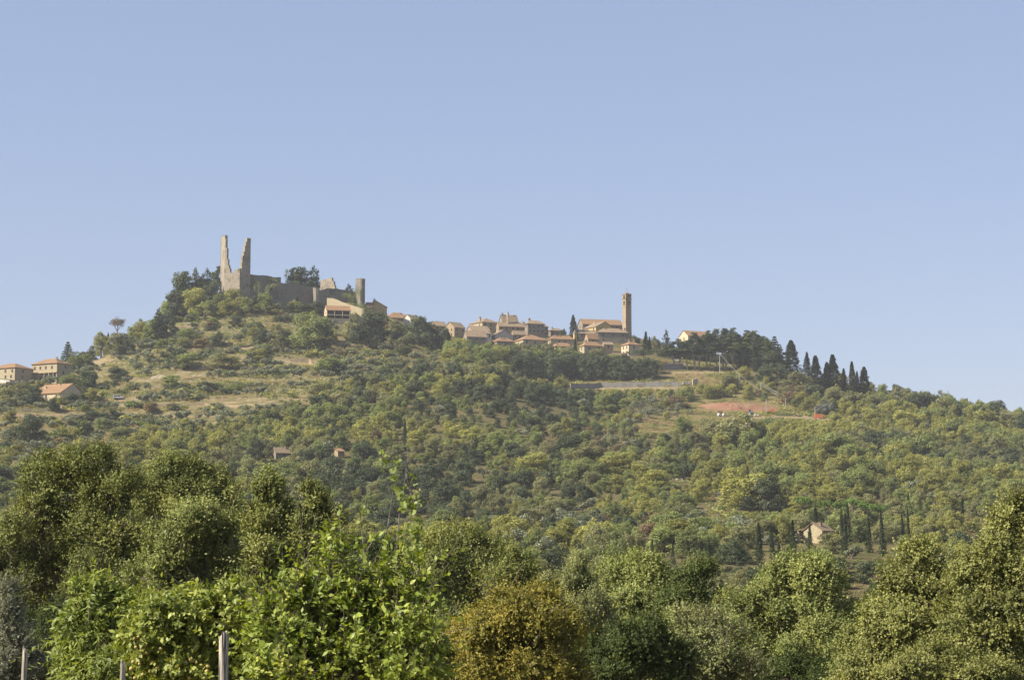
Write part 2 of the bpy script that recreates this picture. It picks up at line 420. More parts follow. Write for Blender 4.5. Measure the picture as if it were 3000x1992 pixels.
def tube_quads(p0, p1, r0, r1, n=6):
    p0, p1 = np.array(p0, float), np.array(p1, float)
    d = unit(p1 - p0); a = unit(np.cross(d, (.31, .95, .1))); b = np.cross(d, a)
    t = np.linspace(0, 2 * math.pi, n + 1)
    e = np.cos(t)[:, None] * a + np.sin(t)[:, None] * b
    A, B = p0 + e * r0, p1 + e * r1
    return np.stack([A[:-1], A[1:], B[1:], B[:-1]], 1)

def lobed_crown(lobes, per, size, rg, sub=9, subr=.45):
    """leaf quads on sub-clumps of each lobe (cx,cy,cz,rx,ry,rz); tint varies by clump"""
    Q, T = [], []
    tot = sum((l[3] * l[4] * l[5]) ** (2 / 3) for l in lobes)
    for l in lobes:
        c, r = np.array(l[:3]), np.array(l[3:6])
        n = int(per * (r.prod()) ** (2 / 3) / tot)
        d = unit(rg.normal(0, 1, (sub, 3)) + (0, 0, .25)); sc = c + d * r * rg.uniform(.55, .8, (sub, 1))
        k = rg.integers(0, sub, n)
        e = unit(rg.normal(0, 1, (n, 3)) + d[k] * .5)
        rad = subr * r * rg.uniform(.6, 1.2, (n, 1)) * rg.uniform(.7, 1.2, (sub, 1))[k]
        C = sc[k] + e * rad
        Q.append(clump_leaves(C, unit(e + d[k] * .6 + (0, 0, .15)), size, rg, .55)); T.append(np.clip(.45 + rg.normal(0, .13, sub)[k] + rg.normal(0, .17, n), 0, 1))
    return np.concatenate(Q), np.concatenate(T)

protos = {}
def proto(kind, var, Qs, mats):
    """Qs: list of (quads, material index, tint or None)"""
    Q = np.concatenate([q for q, _, _ in Qs])
    mi = np.concatenate([np.full(len(q), k) for q, k, _ in Qs])
    tn = np.concatenate([t if t is not None else np.full(len(q), .5) for q, _, t in Qs])
    protos.setdefault(kind, []).append((Q, mi, tn))

def oak_shape(rg, n=7500, size=.30):
    lobes = []
    for k in range(rg.integers(6, 9)):
        a = rg.uniform(0, 6.28); r = rg.uniform(.7, 1.9)
        z = rg.uniform(2.6, 5.6); s = rg.uniform(1.3, 1.9)
        lobes.append((r * math.cos(a), r * math.sin(a), z, s * 1.05, s * 1.05, s * rg.uniform(.85, 1.05)))
    a0 = rg.uniform(0, 6.28)
    for k in range(5):
        s = rg.uniform(1.1, 1.5); lobes.append((2.1 * math.cos(a0 + k * 1.26), 2.1 * math.sin(a0 + k * 1.26), rg.uniform(1.2, 2.2), s, s, s))
    for k in range(rg.integers(1, 4)): lobes.append((rg.uniform(-1.2, 1.2), rg.uniform(-1.2, 1.2), rg.uniform(5.4, 6.6), rg.uniform(.9, 1.4), rg.uniform(.9, 1.4), rg.uniform(1.1, 1.8)))
    q, t = lobed_crown(lobes, n, size, rg, sub=14, subr=.40)
    tr = [tube_quads((0, 0, -1), (0, 0, 3), .28, .2)] + [tube_quads((0, 0, 2), (l[0], l[1], l[2]), .13, .06, 5) for l in lobes[:5]]
    return [(q, 0, t), (np.concatenate(tr), 1, None)]

g = np.random.default_rng(5)
for k in range(8): proto('oak', k, oak_shape(g), None)
for k in range(5):                                                        # olives: low, wide, airy, unit 4.6 m tall
    lobes = []
    for j in range(g.integers(4, 7)):
        a = g.uniform(0, 6.28); r = g.uniform(.7, 1.5); s = g.uniform(.8, 1.2)
        lobes.append((r * math.cos(a), r * math.sin(a), g.uniform(1.9, 3.4), s * 1.1, s * 1.1, s * .95))
    q, t = lobed_crown(lobes, 1500, .30, g)
    tr = [tube_quads((0, 0, -.6), (.1, 0, 1.1), .22, .16)] + [tube_quads((.1, 0, 1), l[:3], .1, .04, 5) for l in lobes]
    proto('olive', k, [(q, 0, t), (np.concatenate(tr), 1, None)], None)
for k in range(5):                                                        # shrubs 2 m
    lobes = [(g.uniform(-.8, .8), g.uniform(-.6, .6), g.uniform(.5, 1.1), g.uniform(.6, 1), g.uniform(.6, .9), g.uniform(.5, .9)) for j in range(4)]
    q, t = lobed_crown(lobes, 520, .26, g)
    proto('shrub', k, [(q, 0, t)], None)
def axis_crown(n, h0, h1, prof, size, rg, layers=0, up=.6, droop=0., gap=.0):
    """crown of revolution: radius prof(t); with layers the branches sit in tiers"""
    t = rg.random(n) ** .85
    ph_ = rg.uniform(0, 6.28, 4)
    if layers:
        k = np.floor(t * layers); t = (k + rg.beta(2, 2, n) * .55 + .1) / layers
    a = rg.uniform(0, 6.28, n)
    if layers:
        nb = 9
        kk = (np.floor(t * layers)).astype(int); off = rg.uniform(0, 6.28, layers + 1)[kk]
        a = off + np.round((a - off) / 6.28 * nb) / nb * 6.28 + rg.normal(0, .2, n)
        lf = rg.uniform(.7, 1.1, (layers + 1, nb + 2))[kk, (np.abs(np.round((a - off) / 6.28 * nb)).astype(int)) % nb]
    else:
        lf = .80 + .14 * np.sin(a * 2 + t * 7 + ph_[0]) + .12 * np.sin(a * 5 + t * 17 + ph_[1]) + .08 * np.sin(t * 31 + ph_[2])
    rr = prof(t) * lf * np.sqrt(rg.uniform(.15, 1, n))
    C = np.stack([rr * np.cos(a), rr * np.sin(a), h0 + (h1 - h0) * t - droop * rr], 1)
    nr = unit(np.stack([np.cos(a), np.sin(a), np.full(n, up)], 1))
    return clump_leaves(C, nr, size, rg, .6), np.clip(.45 + rg.normal(0, .2, n), 0, 1)
for k in range(4):                                                        # cypress 14 m
    w = (1.15, 1.35, 1.0, 1.25)[k]
    q, t = axis_crown(2600, .6, 14, lambda t: w * np.minimum(1, (t + .02) * 11) ** .6 * np.clip(1 - t, 0, 1) ** .72 * 1.15, .34, g, up=1.2)
    proto('cypress', k, [(q, 0, t), (tube_quads((0, 0, -1), (0, 0, 4), .22, .15), 1, None)], None)
for k in range(3):                                                        # layered conifer (cedar, fir) 14 m
    q, t = axis_crown(5200, 1.2, 14, lambda t: 3.6 * np.clip(1.02 - t, 0, 1) ** .8, .40, g, layers=13, up=.9, droop=.12)
    proto('conifer', k, [(q, 0, t), (tube_quads((0, 0, -1), (0, 0, 13), .3, .05), 1, None)], None)
for k in range(3):                                                        # dense rounded cone (cedar, spruce) 12 m
    lobes = []
    for j in range(15):
        z = 1.8 + 9.4 * (j / 14) ** .9; r = 3.0 * (1 - (j / 14) ** 1.4) + .35; a = j * 2.4
        lobes.append((r * .6 * math.cos(a), r * .6 * math.sin(a), z, r * .62 + .25, r * .62 + .25, 1.0))
    q, t = lobed_crown(lobes, 3200, .42, g, sub=8, subr=.5)
    proto('cedar', k, [(q, 0, t), (tube_quads((0, 0, -1), (0, 0, 10), .3, .05), 1, None)], None)
for k in range(5):                                                        # tall pine with bare trunk, 15 m
    lobes = []
    for j in range(9):
        z = 7 + 7.2 * (j + .5) / 9; r = 2.7 * (1 - max(0, (z - 8.5) / 6.6) ** 1.2 * .82) * g.uniform(.8, 1.15)
        a = g.uniform(0, 6.28); lobes.append((r * .5 * math.cos(a), r * .5 * math.sin(a), z, r * .8, r * .8, .95))
    q, t = lobed_crown(lobes, 4200, .38, g, sub=8, subr=.5)
    lean = g.uniform(-.5, .5, 2)
    tr = [tube_quads((lean[0], lean[1], -1), (0, 0, 8), .24, .17), tube_quads((0, 0, 8), (0, 0, 13), .17, .06)] + [tube_quads((0, 0, 6.5 + j * .5), l[:3], .08, .03, 4) for j, l in enumerate(lobes[:6])]
    proto('pine', k, [(q, 0, t), (np.concatenate(tr), 1, None)], None)
for k in range(3):                                                        # stone pine: umbrella crown, 9 m
    lobes = [(2.6 * math.cos(a) * s, 2.6 * math.sin(a) * s, 7.4 + g.uniform(-.3, .5), 1.7, 1.7, .8) for a, s in [(j * .9, 1 if j else 0) for j in range(8)]]
    q, t = lobed_crown(lobes, 2400, .36, g, sub=8, subr=.5)
    tr = [tube_quads((0, 0, -1), (0, 0, 5.6), .26, .2)] + [tube_quads((0, 0, 5.2), l[:3], .1, .05, 4) for l in lobes]
    proto('stonepine', k, [(q, 0, t), (np.concatenate(tr), 1, None)], None)
lobes = [(2.2 * math.cos(a) * s, 2.1 * math.sin(a) * s, (7.9 if s else 8.6) + g.uniform(-.5, .4), 1.4, 1.4, .85) for a, s in [(j * .9, 1 if j else 0) for j in range(8)]]
q, t = lobed_crown(lobes, 1300, .36, g, sub=7, subr=.6)                   # dying stone pine: thin brown crown
tr = [tube_quads((0, 0, -1), (0, 0, 5.8), .2, .15)] + [tube_quads((0, 0, 5.2), l[:3], .09, .04, 4) for l in lobes] + [tube_quads((0, 0, 4.2), (2.0, 0, 5.2), .05, .02, 4), tube_quads((0, 0, 4), (-1.9, .3, 4.9), .05, .02, 4)]
proto('deadpine', 0, [(q, 0, t), (np.concatenate(tr), 1, None)], None)
for k in range(3):                                                        # tufts for the undergrowth
    n = 70
    C = np.stack([g.normal(0, .5, n), g.normal(0, .5, n), np.abs(g.normal(.25, .22, n))], 1)
    proto('tuft', k, [(clump_leaves(C, np.array((0, 0, .6)) + g.normal(0, .4, (n, 3)), .34, g), 0, g.uniform(0, 1, n))], None)

HW = {}
for kd, L_ in protos.items():                                             # measured height and width of every form
    for Q, mi, tn in L_:
        q = Q[mi == 0].reshape(-1, 3)
        HW.setdefault(kd, []).append((float(np.percentile(q[:, 2], 99.7)), float(np.percentile(q[:, 0], 99) - np.percentile(q[:, 0], 1) + np.percentile(q[:, 1], 99) - np.percentile(q[:, 1], 1)) / 2))
_mc = {}
def pmesh(kind, var, mat, bark='bark'):
    var %= len(protos[kind])
    k = (kind, var, mat)
    if k not in _mc:
        Q, mi, tn = protos[kind][var]
        _mc[k] = quads_mesh('%s_crown' % kind, Q, [M[mat], M[bark]], mi, tn)
    return _mc[k]
_sc = {}
def split_mesh(kind, var, mat):
    """crown and trunk as two meshes"""
    var %= len(protos[kind]); k = (kind, var, mat)
    if k not in _sc:
        Q, mi, tn = protos[kind][var]
        a = mi == 0
        _sc[k] = (quads_mesh('crown', Q[a], [M[mat]], None, tn[a]), quads_mesh('trunk', Q[~a], [M['barkpale' if kind == 'pine' else 'bark']], None, tn[~a]) if (~a).any() else None)
    return _sc[k]

def tree_at(name, kind, mat, loc, h, w, label, cat, group=None, split=False):
    var = random.randrange(100)
    H0, W0 = HW[kind][var % len(HW[kind])]
    if split:
        cm, tm = split_mesh(kind, var, mat)
        o = bpy.data.objects.new(name, None)
        for nm, mm in (('crown', cm), ('trunk', tm)):
            if mm:
                c = bpy.data.objects.new(nm, mm); c.parent = o; link(c)
    else:
        o = bpy.data.objects.new(name, pmesh(kind, var, mat))
    o.location = tuple(float(c) for c in loc); o.rotation_euler = (0, 0, random.uniform(0, 6.28))
    o.scale = (w / W0, w / W0 * random.uniform(.9, 1.1), h / H0)
    link(o); tag(o, label, cat, group)
    return o

def gn_scatter(name, pos, rot, scl, kidx, objs, kind='stuff'):
    me = bpy.data.meshes.new(name + '_points'); me.from_pydata([tuple(p) for p in pos], [], [])
    for nm, ty, arr in (('rot', 'FLOAT_VECTOR', rot), ('scl', 'FLOAT_VECTOR', scl)):
        a = me.attributes.new(nm, ty, 'POINT'); a.data.foreach_set('vector', np.asarray(arr, np.float32).ravel())
    a = me.attributes.new('kidx', 'INT', 'POINT'); a.data.foreach_set('value', np.asarray(kidx, np.int32))
    o = link(bpy.data.objects.new(name, me)); o['kind'] = kind
    ng = bpy.data.node_groups.new(name + '_nodes', 'GeometryNodeTree')
    ng.interface.new_socket('Geometry', in_out='INPUT', socket_type='NodeSocketGeometry')
    ng.interface.new_socket('Geometry', in_out='OUTPUT', socket_type='NodeSocketGeometry')
    gi, go = ng.nodes.new('NodeGroupInput'), ng.nodes.new('NodeGroupOutput')
    jn = ng.nodes.new('GeometryNodeJoinGeometry')
    def attr(nm, ty):
        n = ng.nodes.new('GeometryNodeInputNamedAttribute'); n.data_type = ty; n.inputs['Name'].default_value = nm
        return n.outputs[0]
    ar, asc, ak = attr('rot', 'FLOAT_VECTOR'), attr('scl', 'FLOAT_VECTOR'), attr('kidx', 'INT')
    for k, po in enumerate(objs):
        cp = ng.nodes.new('FunctionNodeCompare'); cp.data_type = 'INT'; cp.operation = 'EQUAL'
        ng.links.new(ak, cp.inputs[2]); cp.inputs[3].default_value = k
        oi = ng.nodes.new('GeometryNodeObjectInfo'); oi.inputs['Object'].default_value = po; oi.inputs['As Instance'].default_value = True
        ip = ng.nodes.new('GeometryNodeInstanceOnPoints')
        ng.links.new(gi.outputs[0], ip.inputs['Points']); ng.links.new(cp.outputs[0], ip.inputs['Selection'])
        ng.links.new(oi.outputs['Geometry'], ip.inputs['Instance'])
        e2r = ng.nodes.new('FunctionNodeEulerToRotation'); ng.links.new(ar, e2r.inputs[0]); ng.links.new(e2r.outputs[0], ip.inputs['Rotation'])
        ng.links.new(asc, ip.inputs['Scale']); ng.links.new(ip.outputs[0], jn.inputs[0])
    ng.links.new(jn.outputs[0], go.inputs[0])
    md = o.modifiers.new('scatter', 'NODES'); md.node_group = ng
    return o
#@@PART2
# ------------------------------------------------------------------ buildings
_wm = {}
def window_mesh(w, h):
    k = (round(w, 2), round(h, 2))
    if k not in _wm:
        b = MB()
        for (x, z, sx, sz) in ((0, -.12, w + .3, .12), (0, h, w + .3, .14)): b.box((x, 0, z), sx, .16, sz)
        for s in (-1, 1): b.box((s * (w / 2 + .06), 0, 0), .12, .12, h)
        b.box((0, .01, 0), w, .06, h, m=1)
        b.box((0, -.02, 0), .05, .05, h, m=0)
        o = b.build('window', [M['surround'], M['glass']]); _wm[k] = o.data; bpy.data.objects.remove(o)
    return _wm[k]

def roof_prism(b, poly, th=.2):
    """sloped slab below the polygon"""
    t = [np.array(p, float) for p in poly]
    b.hexa([p - (0, 0, th) for p in t], t)

houses = []
def house(label, cat, ul, uc, ur, vb, ve, vr, Y, a=22, roof='hip', wall='stonewarm', roofm='roofold', nw=None, lw=1, chim=(), depth=None, name='house', over=.5, wallleft=None, apex=.5, door=False):
    a = R(a); ca, sa = math.cos(a), math.sin(a)
    C0 = P(uc, vb, Y); ze = P(uc, ve, Y)[2]; ax, ay = np.array((ca, sa)), np.array((-sa, ca))
    Lx = (ur - uc) * Y / F / max(ca, .2)
    for _ in range(3):
        p = C0[:2] + ax * Lx; Lx *= ((ur - CU) / F * p[1] * 1.01 - C0[0]) / (p[0] - C0[0]) if ca > .5 and abs(p[0] - C0[0]) > .5 and False else 1
    Ly = depth or min(max((uc - ul) * Y / F / max(sa, .2), 4.5), 18)
    gz = min(float(ground(*(C0[:2] + ax * s * Lx + ay * t * Ly))) for s in (0, 1) for t in (0, 1))
    zb = min(C0[2], gz) - 1.0
    root = empty(name, (C0[0], C0[1], C0[2]), label, cat, None)
    def W(x, y, z): q = C0[:2] + ax * x + ay * y; return np.array((q[0], q[1], z))
    ctr = W(Lx / 2, Ly / 2, 0)
    def zr_at(x, y):
        q = W(x, y, 0); return P(uc, vr, q[1])[2]
    b = MB(); rf = MB(); o_ = over
    base = [W(0, 0, zb), W(Lx, 0, zb), W(Lx, Ly, zb), W(0, Ly, zb)]
    top = [p + (0, 0, ze - zb) for p in base]
    if roof == 'gx':
        zr = max(zr_at(Lx / 2, Ly / 2), ze + .18 * Ly); b.hexa(base, top)
        for x in (0, Lx):
            s = .35 if x == 0 else -.35
            t1 = [W(x, 0, ze), W(x, Ly, ze), W(x, Ly / 2, zr - .1)]; t2 = [p + np.array((ax[0] * s, ax[1] * s, 0)) for p in t1]
            b.hexa(t1, t2)
        sl = (zr - ze) / (Ly / 2); e = .06
        for y0, y1 in ((-o_, Ly / 2), (Ly + o_, Ly / 2)):
            zz = ze - sl * o_ + e
            roof_prism(rf, [W(-o_ * .6, y0, zz + .2), W(Lx + o_ * .6, y0, zz + .2), W(Lx + o_ * .6, y1, zr + .2 + e), W(-o_ * .6, y1, zr + .2 + e)])
    elif roof == 'gy':
        xr = Lx * apex
        zr = max(zr_at(xr, 0), ze + .12 * Lx); b.hexa(base, top)
        for y in (0, Ly):
            s = .35 if y == 0 else -.35
            t1 = [W(0, y, ze), W(Lx, y, ze), W(xr, y, zr - .1)]; t2 = [p + np.array((ay[0] * s, ay[1] * s, 0)) for p in t1]
            b.hexa(t1, t2)
        for x0, x1 in ((-o_, xr), (Lx + o_, xr)):
            run = abs(x1 - x0) - o_; sl = (zr - ze) / max(run, .4); zz = ze - sl * o_ * (1 if run > 1 else .2) + .06
            roof_prism(rf, [W(x0, -o_ * .6, zz + .2), W(x1, -o_ * .6, zr + .26), W(x1, Ly + o_ * .6, zr + .26), W(x0, Ly + o_ * .6, zz + .2)])
    elif roof == 'hip':
        zr = max(zr_at(Lx / 2, Ly / 2), ze + .09 * min(Lx, Ly)); b.hexa(base, top)
        e = [W(-o_, -o_, ze + .05), W(Lx + o_, -o_, ze + .05), W(Lx + o_, Ly + o_, ze + .05), W(-o_, Ly + o_, ze + .05)]
        if Lx >= Ly: r0, r1 = W(Ly / 2 * .9, Ly / 2, zr), W(max(Lx - Ly / 2 * .9, Ly / 2 * .9 + .3), Ly / 2, zr)
        else: r0, r1 = W(Lx / 2, Lx / 2 * .9, zr), W(Lx / 2, max(Ly - Lx / 2 * .9, Lx / 2 * .9 + .3), zr)
        i = len(rf.v); rf.v += [tuple(p) for p in e + [p + (0, 0, .2) for p in e] + [r0, r1]]
        if Lx >= Ly: tops = [[4, 5, 9, 8], [5, 6, 9], [6, 7, 8, 9], [7, 4, 8]]
        else: tops = [[4, 5, 8], [5, 6, 9, 8], [6, 7, 9], [7, 4, 8, 9]]
        for fc in [[3, 2, 1, 0], [0, 1, 5, 4], [1, 2, 6, 5], [2, 3, 7, 6], [3, 0, 4, 7]] + tops:
            rf.f.append([i + q for q in fc]); rf.m.append(0)
    elif roof == 'shed':
        zr = max(zr_at(Lx / 2, Ly), ze + .12 * Ly)
        b.hexa(base, [top[0], top[1], top[2] + (0, 0, zr - ze - .1), top[3] + (0, 0, zr - ze - .1)])
        sl = (zr - ze) / Ly
        roof_prism(rf, [W(-o_ * .6, -o_, ze - sl * o_ + .25), W(Lx + o_ * .6, -o_, ze - sl * o_ + .25), W(Lx + o_ * .6, Ly + o_, zr + sl * o_ + .25), W(-o_ * .6, Ly + o_, zr + sl * o_ + .25)])
    b.build('wall', M[wall], root)
    ro = rf.build('roof', M[roofm], root)
    for fx, fy, ch, cw in chim:                                          # chimneys: fractions on the plan, height above the eave
        k = MB(); q = W(fx * Lx, fy * Ly, ze)
        k.box(q, cw, cw, ch, ax); k.box((q[0], q[1], ze + ch), cw + .22, cw + .22, .14, ax)
        for s in (-1, 1): k.box((q[0] + ax[0] * s * cw * .36, q[1] + ax[1] * s * cw * .36, ze + ch + .14), .1, cw, .22, ax)
        k.box((q[0], q[1], ze + ch + .36), cw + .14, cw + .14, .1, ax)
        k.build('chimney', M['plastercream' if 'pale' in label or 'yellow' in label else 'stonewarm'], ro)
    hh = ze - float(np.mean([ground(*W(Lx * .5, 0, 0)[:2]), C0[2]]))
    fl = max(1, int(hh / 3.0))
    n = nw if nw is not None else max(1, int(Lx / 3.4))
    wm = window_mesh(.95, 1.45)
    def win(x, y, z, rot):
        o = bpy.data.objects.new('window', wm); q = W(x, y, z)
        o.location = tuple(q - np.array(root.location)); o.rotation_euler = (0, 0, rot); o.parent = root; link(o)
    for f in range(fl):
        z = ze - 2.15 - 2.9 * f
        if z < C0[2] - .5: break
        for k in range(n):
            if random.random() < .9: win(Lx * (k + .5 + random.uniform(-.1, .1)) / n, -.03, z, a)
        for k in range(lw):
            if random.random() < .85: win(-.03, Ly * (k + .5 + random.uniform(-.12, .12)) / lw, z, a - math.pi / 2)
    houses.append((uc, ve, root))
    return root, W, Lx, Ly, ze, zb

# --- left edge houses
house('tan stone house cut by the left photo border, broad red hip roof', 'house', -45, 43, 82, 1110, 1077, 1065, 1062, a=60, wall='stonecream', roofm='roof', nw=1, lw=4)
house('low white annexe under the tan house at the left photo border', 'house', -22, 28, 42, 1132, 1113, 1109, 1050, a=64, roof='shed', wall='plasterwhite', nw=0, lw=1, depth=9)
r, W, Lx, Ly, ze, zb = house('two-storey tan house beside the fir, long dark red roof and open ground-floor portico', 'house', 81, 166, 198, 1113, 1064, 1051, 1068, a=60, wall='stonecream', roofm='roof', nw=1, lw=0, chim=((.3, .2, 3.2, .7),))
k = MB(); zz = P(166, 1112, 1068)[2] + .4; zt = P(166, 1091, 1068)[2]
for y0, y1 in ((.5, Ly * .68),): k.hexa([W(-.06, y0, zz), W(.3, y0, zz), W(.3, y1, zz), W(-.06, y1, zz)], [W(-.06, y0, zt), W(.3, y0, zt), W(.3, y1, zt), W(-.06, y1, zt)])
k.build('portico_shade_slab', M['dark'], r)  # dark slab on the wall, painted shade in place of a recess
for f in (.12, .3, .48):
    k = MB(); k.box(W(-.3, Ly * f, zz), .4, .4, zt - zz, (.5, .87)); k.build('pillar', M['stonewarm'], r)
k = MB(); k.hexa([W(-.5, -.1, zt), W(-.07, -.1, zt), W(-.07, Ly + .1, zt), W(-.5, Ly + .1, zt)], [W(-.5, -.1, zt + .35), W(-.07, -.1, zt + .35), W(-.07, Ly + .1, zt + .35), W(-.5, Ly + .1, zt + .35)]); k.build('balcony', M['stonewarm'], r)
wm = window_mesh(.95, 1.45)
for f in (.12, .34, .56, .8):
    o = bpy.data.objects.new('window', wm); o.location = tuple(W(-.03, Ly * (1 - f), ze - 2.6) - np.array(r.location)); o.rotation_euler = (0, 0, R(60 - 90)); o.parent = r; link(o)
house('red-roofed farmhouse with stepped roof and two pale chimneys, below the left edge houses', 'house', 82, 176, 230, 1180, 1150, 1124, 1010, a=58, roof='gy', wall='plastercream', roofm='roof', nw=1, lw=3, chim=((.45, .42, 4.6, .9), (.3, .8, 3.4, .9)))
house('small pale yellow shed below the red-roofed farmhouse on the left', 'shed', 170, 181, 190, 1204, 1190, 1186, 985, a=50, roof='shed', wall='plastercream', nw=0, lw=0, depth=4, name='shed')
# --- under the castle
r, W, Lx, Ly, ze, zb = house('long low terracotta-roofed house with dark loggia under the sunlit castle wall', 'house', 945, 957, 1026, 930, 908, 897, 1208, a=14, roof='gx', wall='plastercream', roofm='roof', nw=0, lw=1, depth=9)
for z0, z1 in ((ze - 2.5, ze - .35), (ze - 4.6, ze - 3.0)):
    k = MB(); k.hexa([W(.5, -.05, z0), W(Lx - .8, -.05, z0), W(Lx - .8, .2, z0), W(.5, .2, z0)], [W(.5, -.05, z1), W(Lx - .8, -.05, z1), W(Lx - .8, .2, z1), W(.5, .2, z1)]); k.build('loggia_shade_slab', M['dark'], r)  # flat dark slabs stand in for the shade inside the loggia
k = MB(); k.hexa([W(.2, -.7, ze - 2.95), W(Lx - .2, -.7, ze - 2.95), W(Lx - .2, 0, ze - 2.95), W(.2, 0, ze - 2.95)], [W(.2, -.7, ze - 2.55), W(Lx - .2, -.7, ze - 2.55), W(Lx - .2, 0, ze - 2.55), W(.2, 0, ze - 2.55)]); k.build('balcony', M['plastercream'], r)
for f in (.33, .66):
    k = MB(); k.box(W(Lx * f, -.3, ze - 4.8), .3, .3, 4.5); k.build('pillar', M['plastercream'], r)
house('yellow house with lopsided gable, right of the stub castle tower', 'house', 1086, 1093, 1133, 930, 899, 880, 1252, a=18, roof='gy', apex=.12, wall='plasteryellow', roofm='roofold', nw=0, lw=1, chim=((.1, .1, 4.4, .9),))
house('low red-roofed wing left of the yellow gabled house', 'house', 1068, 1076, 1092, 922, 898, 887, 1244, a=20, roof='gx', wall='stonewarm', roofm='roof', nw=0, lw=0)
house('grey stone house with bright red hip roof, first house along the ridge after the castle', 'house', 1108, 1136, 1212, 960, 931, 916, 1275, a=25, wall='stonegrey', roofm='roof', nw=3, lw=1, chim=((.6, .4, 3.6, .8), (.68, .5, 3.4, .7)))
house('pale plastered house with blank sunlit gable behind the round dark trees', 'house', 1179, 1204, 1232, 972, 934, 924, 1258, a=50, roof='gx', wall='plasterwhite', roofm='roofold', nw=1, lw=0)
# --- village, from the castle end to the bell tower
house('small brown-roofed house with its back to the round dark trees', 'house', 1258, 1274, 1308, 985, 954, 943, 1296, a=25, roof='gx', wall='stonewarm', roofm='roofold', chim=((.4, .5, 3, .6),))
house('house with a sunlit tan gable, second in the ridge row from the round dark trees', 'house', 1301, 1331, 1362, 990, 958, 945, 1285, a=42, roof='gx', wall='stonewarm', roofm='roofold', nw=2, lw=2, chim=((.3, .5, 3, .6),))
house('long brown-roofed house below the left corner of the big hip-roofed block', 'house', 1364, 1382, 1436, 995, 968, 956, 1292, a=20, roof='gx', wall='stonewarm', roofm='roofold', chim=((.75, .5, 2.8, .6),))
house('low lean-to house stepping down the slope, lowest at the left end of the village', 'house', 1356, 1368, 1426, 1012, 985, 970, 1274, a=18, roof='gx', wall='stonegrey', roofm='roofold', nw=3)
house('small whitewashed house wedged below the long brown roof', 'house', 1397, 1412, 1440, 1003, 976, 969, 1282, a=28, roof='shed', wall='plasterwhite', roofm='roofold', nw=2)
house('big hip-roofed stone block with sunlit left wall and shaded front, top left of the village', 'house', 1374, 1413, 1462, 992, 944, 933, 1338, a=34, wall='stonecream', roofm='roofold', nw=3, lw=2, chim=((.1, .3, 3.4, .7), (.3, .6, 4.2, .8), (.8, .7, 3.8, .7)))
house('dark steep-roofed house behind the tall thin chimney', 'house', 1462, 1472, 1518, 992, 940, 924, 1362, a=22, roof='gx', wall='stonegrey', roofm='roofold', nw=2, chim=((.1, .5, 5, .8), (.85, .5, 4, .8)))
house('long low-roofed stone house carrying the tall thin pale chimney', 'house', 1453, 1461, 1544, 992, 955, 945, 1328, a=16, roof='gx', wall='stonewarm', roofm='roofold', nw=5, chim=((.36, .35, 8.6, 1.0), (.9, .4, 3.4, .7)))
house('square stone house with shuttered front, next right of the long house with tall chimney', 'house', 1537, 1546, 1596, 992, 949, 939, 1326, a=18, wall='stonegrey', roofm='roofold', nw=4, chim=((.2, .6, 3.6, 1.2),))
house('narrow stone annexe at the right end of the top village row', 'house', 1588, 1592, 1606, 992, 958, 952, 1340, a=20, wall='stonegrey', roofm='roofold', nw=1)
house('low flat-looking house alone between the top village row and the big cypress', 'house', 1605, 1613, 1652, 995, 969, 962, 1338, a=22, wall='stonegrey', roofm='roofold', nw=3, chim=((.2, .4, 2.4, .6),))
house('grey-plastered gable-fronted house in the middle of the village', 'house', 1438, 1450, 1503, 1008, 981, 966, 1300, a=24, roof='gy', wall='concrete', roofm='roofold', nw=1, lw=1, chim=((.7, .3, 3, .5),))
house('small house with low brown roof right of the grey gable', 'house', 1499, 1504, 1542, 1003, 979, 970, 1306, a=20, roof='gx', wall='stonewarm', roofm='roofold', nw=3, chim=((.6, .5, 2.4, .6),))
house('low red-roofed house in the front row left of the wide red hip-roofed house', 'house', 1443, 1456, 1507, 1026, 1000, 990, 1276, a=24, wall='stonegrey', roofm='roof', nw=3, chim=((.3, .3, 3, .5), (.5, .3, 2.6, .5)))
house('wide red hip-roofed house with cream sunlit left wall, front row centre', 'house', 1503, 1533, 1606, 1032, 995, 981, 1284, a=24, wall='stonecream', roofm='roof', nw=3, lw=1, chim=((.35, .4, 3.6, .7), (.75, .5, 3.2, .9)))
house('red-roofed house with a thin sunlit left edge, next right of the wide hip-roofed house', 'house', 1605, 1613, 1684, 1026, 994, 983, 1292, a=16, wall='stonecream', roofm='roof', nw=4, chim=((.3, .4, 3, .6), (.45, .4, 2.8, .5)))
house('small low house with kinked bright red roof in front of its neighbours', 'house', 1613, 1627, 1683, 1047, 1015, 1004, 1264, a=24, wall='stonecream', roofm='roof', nw=3, chim=((.15, .3, 2.2, .6),))
house('tiny yellow turret with pointed cap beside the big village cypress', 'turret', 1678, 1683, 1691, 1004, 978, 965, 1298, a=28, wall='plasteryellow', roofm='stonegrey', nw=0, lw=0, depth=1.6, over=.15, name='turret')
house('church nave with long pinkish roof and sunlit left gable, beside the bell tower', 'church', 1689, 1707, 1826, 995, 949, 937, 1346, a=15, roof='gx', wall='stonegrey', roofm='roof', nw=4, lw=1, depth=11, name='church')
house('gable-fronted house with yellow sunlit side, in front of the church nave', 'house', 1712, 1746, 1800, 992, 957, 943, 1326, a=34, roof='gy', wall='plasteryellow', roofm='roofold', nw=2, lw=2, chim=((.2, .4, 3.4, .6),))
house('large plain stone house at the foot of the bell tower', 'house', 1743, 1751, 1843, 1022, 974, 962, 1304, a=12, wall='stonegrey', roofm='roofold', nw=3, lw=1, depth=11, chim=((.3, .4, 3, .7), (.92, .3, 3.2, .8)))
house('shaded house under a brown roof right of the big village cypress', 'house', 1686, 1696, 1750, 1010, 976, 968, 1310, a=18, roof='gx', wall='stonegrey', roofm='roofold', nw=3)
